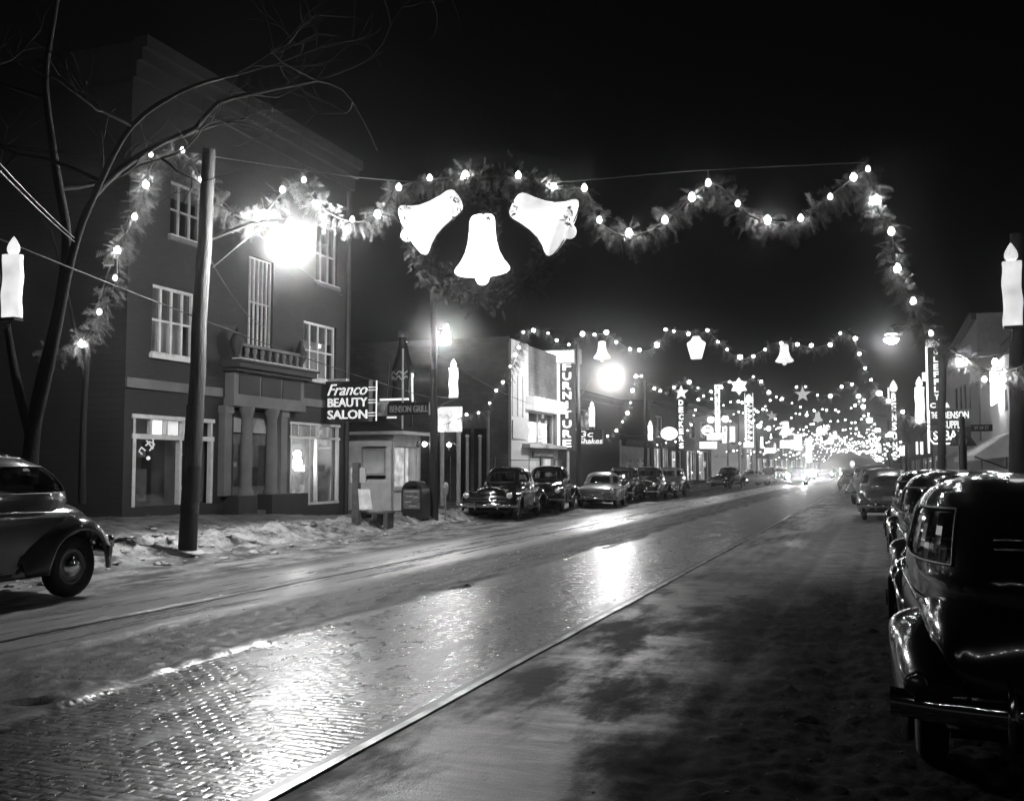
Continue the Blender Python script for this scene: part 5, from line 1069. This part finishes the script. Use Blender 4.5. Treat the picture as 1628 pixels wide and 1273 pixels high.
bell('upright middle bell of the three, lowest and brightest', 767, 391, 17.36, 1.10, 0, glow('bright bell shell', 3.0, .15, 2))
bell('right tilted bell of the three, paper slightly shaded', 860, 345, 17.42, 1.13, math.radians(-60), glow('shaded bell shell', 1.05, .3, 2.5))  # shading on the paper is put into a weaker, patchy glow
# cedar sprigs hanging in front of the bells
t = [o for o in S.objects if o.name == 'wreath'][0]; b = MB(); rn = random.Random(9)
for px_, py_ in ((640, 330), (643, 350), (648, 372), (724, 316), (728, 330), (722, 345), (812, 325), (818, 335), (903, 335), (905, 352), (774, 341), (784, 337)):
    for k in range(7): p = PY(px_+rn.uniform(-7, 7), py_+rn.uniform(-7, 7), 17.15); d = Vector((rn.gauss(0, 1), -.2, rn.gauss(-.2, 1))).normalized(); spray(b, p, d, rn.uniform(.07, .15), rn, 2)
b.build('front_sprigs', M['shaded cedar'], t)
FARB = glow('far lit bulb', 16)
def garland(label, P, nb, per_m, L, r, lv, seed, m=None):
    t = thing('garland', label, 'garland', P[len(P)//2], group='lit garlands strung across the street'); rn = random.Random(seed); path = catmull(P, .12 if lv == 2 else .3)
    b = MB(); rope(b, path, per_m, L, .16, rn, lv); b.build('foliage', FOL, t); n = len(path)
    for k in range(nb):
        i = min(n-1, max(0, int((k+.5+rn.uniform(-.22, .22))*n/nb))); bulbat(t, path[i]+Vector((0, -.08, rn.uniform(-.08, .1))), r*rn.choice((.65, .85, 1, 1.35)), (m or BULB) if (m is FARB or rn.random() > .3) else BULB3, False)
    a, c = max(path[:n//2], key=lambda v: v.z), max(path[n//2:], key=lambda v: v.z); MB().tube([a+Vector((0, 0, .1)), (a+c)/2+Vector((0, 0, -.15)), c+Vector((0, 0, .1))], .012, 4).build('support_cable', DARK, t); return t
G2 = [(700,678),(738,662),(770,651),(790,622),(808,592),(822,560),(836,527),(868,527),(886,545),(910,548),(932,532),(965,532),(985,545),(1012,558),(1045,552),(1062,525),(1090,528),(1130,530),(1152,555),(1182,572),(1208,560),(1230,545),(1262,545),(1290,553),(1320,546),(1345,525),(1360,540),(1368,572),(1382,598),(1405,632),(1430,655),(1470,670)]
P2 = [PY(x, y, 38) for x, y in G2]
garland('second garland from the camera, small bells and a lantern hanging from it', P2, 44, 40, .36, .075, 2, 21)
bell('small glowing bell left of the lantern under the second garland', 957, 557, 37.8, .66); bell('small glowing bell right of the lantern under the second garland', 1247, 562, 37.8, .64, m=glow('shaded bell shell', 1.05, .3, 2.5))
q = PY(1107, 553, 37.8); t = thing('lantern', 'small glowing paper lantern between the two small bells', 'lantern', q, group='lit paper lanterns'); MB().lathe([(.001, .44), (.12, .44), (.2, .3), (.34, .2), (.36, .15), (.2, -.42), (.001, -.43)], q, n=8, sy=.6).build('shell', SHELL, t); MB().tube([q+Vector((0, 0, .43)), q+Vector((0, 0, .62))], .02, 5).build('hook', DARK, t)
G3 = [(942,706),(975,690),(998,655),(1006,622),(1015,593),(1032,612),(1050,620),(1072,618),(1090,603),(1110,618),(1140,625),(1152,606),(1180,608),(1205,600),(1215,618),(1232,630),(1255,632),(1272,612),(1290,624),(1310,634),(1330,626),(1346,610),(1362,620),(1368,640),(1385,668),(1410,694),(1440,706)]
garland('third garland from the camera, dipping towards the price sign on the left', [PY(x, y, 60) for x, y in G3], 34, 26, .34, .085, 1, 22)
garland('garland added unseen behind the camera, for the chrome bumpers to mirror', BEHIND, 30, 8, .3, .09, 1, 31, BULB3)  # added out of view so the chrome has lights to reflect
base = [(p.x, p.z) for p in P2]
labs = ['fourth garland from the camera, just beyond the big star', 'fifth garland from the camera, above the oval sign', 'sixth garland from the camera, above the lit box signs', 'seventh garland from the camera, crossing the theatre sign', 'eighth garland from the camera, in the thickening cluster of bulbs',
    'ninth garland from the camera, inside the cluster of bulbs', 'tenth garland from the camera, inside the cluster of bulbs', 'eleventh garland from the camera, low in the cluster of bulbs', 'twelfth garland from the camera, low in the cluster of bulbs', 'thirteenth garland from the camera, a tight row of dots', 'fourteenth garland from the camera, a tight row of dots near the road',
    'fifteenth garland, almost merged with the row behind it', 'farthest garland, a faint row of dots where the street ends']
for k, lb in enumerate(labs):
    Y_ = 79+k*19.5+(k > 6)*(k-6)*4; rn = random.Random(60+k); sc = rn.uniform(.9, 1.05); dz_ = rn.uniform(-.5, .25); bend = -max(0, Y_-150)*.008
    P_ = [Vector(((x+6.7)*sc-6.7+bend+rn.uniform(-.2, .2), Y_, max(2.9, z+dz_+rn.uniform(-.3, .3)))) for x, z in base[::1]]
    garland(lb, P_, 42 if k < 9 else 34, 10 if k < 4 else 3, .4, (.085+.003*k), 1, 80+k, FARB)
# hanging shapes further down the street
def star(label, px, py, Y, R, m, n=5, inner=.42, name='star'):
    c = PY(px, py, Y); t = thing(name, label, 'star decoration', c, group='hanging stars'); poly = [(c.x+(R if k % 2 == 0 else R*inner)*math.sin(k*PI/n), c.z+(R if k % 2 == 0 else R*inner)*math.cos(k*PI/n)) for k in range(2*n)]
    MB().prism(poly, 'y', Y-.08, Y+.08).build('shell', m, t); MB().tube([(c.x, Y, c.z+R*.9), (c.x, Y, c.z+R+.35)], .02, 5).build('hook', DARK, t)
PALE = glow('pale faint glow shell', .28)  # unlit stars, with a faint glow put into the shell
star('bright white star on top of the vertical name sign', 1083, 624, 78, .58, SHELL); star('glowing snowflake under the third garland', 1175, 614, 59.7, .52, SHELL, 6, .62, 'snowflake')
star('dim grey star under the third garland', 1276, 627, 59.7, .46, PALE); star('dim outlined star right of the theatre sign', 1227, 661, 79, .42, PALE); star('bright star in the cluster of bulbs', 1311, 684, 118, .62, SHELL)
bell('large far bell left of the cluster of bulbs', 1249, 681, 79, 1.0); bell('pale far bell above the cluster of bulbs', 1300, 662, 98, .85, m=glow('pale bell shell', .6)); bell('tiny bell inside the cluster of bulbs', 1328, 691, 118, .75)
for px_, py_, Y_, lb in ((1321, 700, 137, 'egg shaped lantern in the cluster of bulbs'), (1303, 686, 118, 'small oval lantern left of the bright far star'), (1355, 738, 180, 'pale lantern hanging lowest at the end of the street')):
    q = PY(px_, py_, Y_); t = thing('lantern', lb, 'lantern', q, group='lit paper lanterns'); MB().lathe([(.001, .6), (.2, .55), (.38, .25), (.4, 0), (.3, -.35), (.12, -.55), (.001, -.58)], q, n=12).build('shell', SHELL, t); MB().tube([q+Vector((0, 0, .6)), q+Vector((0, 0, .9))], .02, 5).build('hook', DARK, t)
# candles on the poles
def candle(label, px, ytop, ybot, D_, w_, mount, m=CANDLE, seed=1):
    c = PD(px, ybot, D_); tp = PD(px, ytop, D_); Hh = tp.z-c.z; rn = random.Random(seed); t = thing('candle_decoration', label, 'candle decoration', c, group='lit paper candles on the poles'); hb = Hh*.77
    R = []
    for k in range(13):
        z = c.z+hb*k/12; o = .012*math.sin(k*.9+seed); R.append([(c.x+o+sx*w_/2*(1+.02*math.sin(k*1.7)), c.y+sy*w_*.32, z) for sx, sy in ((-1, -.6), (-.8, -1), (.8, -1), (1, -.6), (1, .6), (.8, 1), (-.8, 1), (-1, .6))])
    b = MB(); b.rings(R); b.add(R[0], [tuple(range(8))]); b.add(R[-1], [tuple(range(8))]); b.build('shaft', m, t)
    flame(t, c.x, c.y, c.z+hb+.003, w_*.75, Hh*.23, m); MB().box(c.x-w_*.5, c.x+w_*.5, c.y-w_*.3, c.y+w_*.3, c.z-.05, c.z-.003).build('base', DARK, t)
    if mount is not None:
        mount = Vector(mount); b = MB(); b.tube([Vector((mount.x, mount.y, c.z-.05)), Vector((c.x, c.y, c.z-.05))], .025, 6); b.tube([Vector((mount.x, mount.y, c.z-.45)), Vector((c.x, c.y, c.z-.05))], .018, 6); b.build('bracket', DARK, t)
candle('tall paper candle at the left edge of the picture', 18, 374, 505, 14.3, .27, bL, seed=1)
candle('tall paper candle at the right edge, fixed to the thick pole', 1611, 384, 518, 21.0, .36, bR, m=glow('grey candle shell', .8, .3, 2), seed=4)
candle('small paper candle right of the tarred pole', 721, 570, 632, 31.6, .27, b2, m=glow('small candle shell', 1.3, .15, 3), seed=6)
candle('distant paper candle beside the second street lamp pole', 941, 638, 678, 50.5, .27, b3, m=SHELL, seed=7)
candle('distant paper candle on the slim pole before the lit shops', 1034, 668, 700, 63, .3, PD(1026, 742, 64), m=SHELL, seed=8)
candle('large bright paper candle left of the curved lamp arm pole', 1463, 598, 672, 40.6, .36, bS, m=SHELL, seed=9)
candle('far paper candle in the cluster near the theatre', 1232, 704, 716, 130, .3, None, m=SHELL, seed=10)
candle('far paper candle under the right leg of the garlands', 1399, 704, 720, 100, .3, PD(1412, 742, 112), m=SHELL, seed=11)
# ---------------------------------------------------------------- wires
def wire(label, pts, r=.011):
    t = MB().tube(pts, r, 4).build('overhead_wire', DARK); tag(t, label, 'wire', 'wires over the street')
def sag(a, c, s, n=12): a, c = Vector(a), Vector(c); return [a+(c-a)*k/n+Vector((0, 0, -s*4*(k/n)*(1-k/n))) for k in range(n+1)]
wire('wire running from the left candle past the leaning pole to the tarred pole', sag(PD(-20, 372, 14), PD(690, 634, 32.2), .15))
wire('wire from the left edge slanting down in front of the bare tree', sag(PD(-10, 250, 12), PD(118, 378, 16), .03)); wire('parallel wire just under the slanting one at the left edge', sag(PD(-10, 262, 12), PD(118, 384, 16), .03))
wire('wire drooping from the tarred pole towards the furniture store', sag(PD(690, 560, 32.2), PD(920, 655, 51), .5)); wire('wire between the second lamp pole and the lit shops', sag(PD(920, 640, 51), PD(1026, 690, 64), .7))
wire('thin wire from the leaning pole top to the brick building', sag(PD(333, 300, 20.3), PX(545, 470, XL), .2)); wire('thin low wire from the leaning pole across the brick building', sag(PD(328, 400, 20.2), PX(420, 520, XL), .25))
wire('long wire on the right between the two dark poles', sag(PD(1614, 560, 21.4), PD(1489, 548, 41), .25))
# ---------------------------------------------------------------- bare trees
def tree(label, base, limbs, seed, depth=3, dens=1.0):
    t = thing('bare_tree', label, 'tree', base, group='bare trees at the left'); rn = random.Random(seed); tr = MB(); tw = MB()
    def grow(p, d, L, r, lv):
        pts = [p]; n = 5
        for k in range(n): d = (d+Vector((rn.gauss(0, .16), rn.gauss(0, .16), rn.gauss(.02, .14)))).normalized(); pts.append(pts[-1]+d*L/n)
        (tw if lv else tr).tube(pts, [r*(1-.75*k/n) for k in range(n+1)], 6 if r > .02 else 4, False)
        if lv < depth:
            for k in range(rn.randint(3, 5)):
                i = rn.randint(2, n); sd = Vector((rn.gauss(0, 1), rn.gauss(0, 1), rn.gauss(.1, .8))).normalized(); grow(pts[i], (d*.8+sd*.75).normalized(), L*rn.uniform(.45, .75), max(.006, r*.5), lv+1)
    for pts, r0, r1 in limbs:
        P = catmull(pts, .25); n = len(P); tr.tube(P, [.56*(r0+(r1-r0)*(i/(n-1))) for i in range(n)], 10)
        i = max(3, int(n*.3))
        while i < n:
            if P[i].z < 6.3: i += 1; continue
            d = (P[min(i+1, n-1)]-P[i-1]).normalized(); sd = Vector((rn.gauss(0, 1), rn.gauss(0, 1), rn.gauss(.2, .7))).normalized(); rr = r0+(r1-r0)*(i/(n-1))
            grow(P[i], (d*.6+sd).normalized(), rn.uniform(1.0, 2.4), max(.012, rr*.42), 1); i += max(3, int(rn.uniform(4, 9)/dens))
    tr.build('trunk', BARK, t); tw.build('crown', BARK, t)
T = lambda px, py, D_: PD(px, py, D_)
q = PD(46, 790, 17.6)
tree('large bare tree with spreading limbs at the far left', q, [
    ([T(46, 840, 17.6), T(48, 745, 17.6), T(52, 690, 17.6), T(64, 620, 17.5), T(96, 480, 17.3), T(106, 380, 17), T(94, 300, 16.8), T(84, 235, 16.6), T(72, 130, 16.4), T(84, 40, 16.2), T(98, -40, 16)], .27, .05),
    ([T(52, 690, 17.6), T(82, 560, 17.3), T(116, 400, 17), T(150, 310, 16.6), T(210, 200, 16), T(300, 140, 15.6), T(380, 118, 15.2)], .2, .035),
    ([T(50, 700, 17.6), T(25, 600, 17.4), T(5, 480, 17.2), T(-20, 360, 17)], .16, .05),
    ([T(150, 310, 16.6), T(190, 270, 17), T(260, 225, 17.4), T(310, 205, 17.6), T(345, 165, 17.8), T(420, 145, 18), T(505, 128, 18)], .11, .05),
    ([T(505, 128, 18), T(545, 142, 18.2), T(575, 185, 18.3), T(600, 240, 18.4)], .045, .015), ([T(505, 128, 18), T(450, 100, 17.7), T(430, 78, 17.5)], .04, .012), ([T(505, 128, 18), T(560, 108, 18.2), T(610, 82, 18.4)], .04, .012)], 3, dens=1.1)
q = PD(150, 790, 27)
tree('smaller bare tree behind the large one, against the dark side wall', q, [([PD(130, 800, 21), PD(134, 640, 21), PD(150, 500, 21), PD(190, 380, 21), PD(230, 280, 21)], .14, .03), ([PD(137, 620, 21), PD(110, 480, 21.2), PD(80, 360, 21.4)], .09, .03)], 8, dens=.9)
# ---------------------------------------------------------------- haze added for the lamp halos
def haze():
    m = bpy.data.materials.new('lamp haze'); m.use_nodes = True; n = m.node_tree; n.nodes.clear()
    o = n.nodes.new('ShaderNodeOutputMaterial'); v = n.nodes.new('ShaderNodeVolumePrincipled'); v.inputs['Density'].default_value = HAZE_D
    v.inputs['Color'].default_value = (.9, .9, .9, 1); v.inputs['Anisotropy'].default_value = .978
    n.links.new(v.outputs[0], o.inputs['Volume'])
    o = MB().box(-60, 60, -8, 440, -1.2, 17.5).build('haze', m, kind='stuff'); o['label'] = 'thin lamp haze added for the halos round the street lamps'; o['category'] = 'haze'
HAZE_D = .0015
haze()
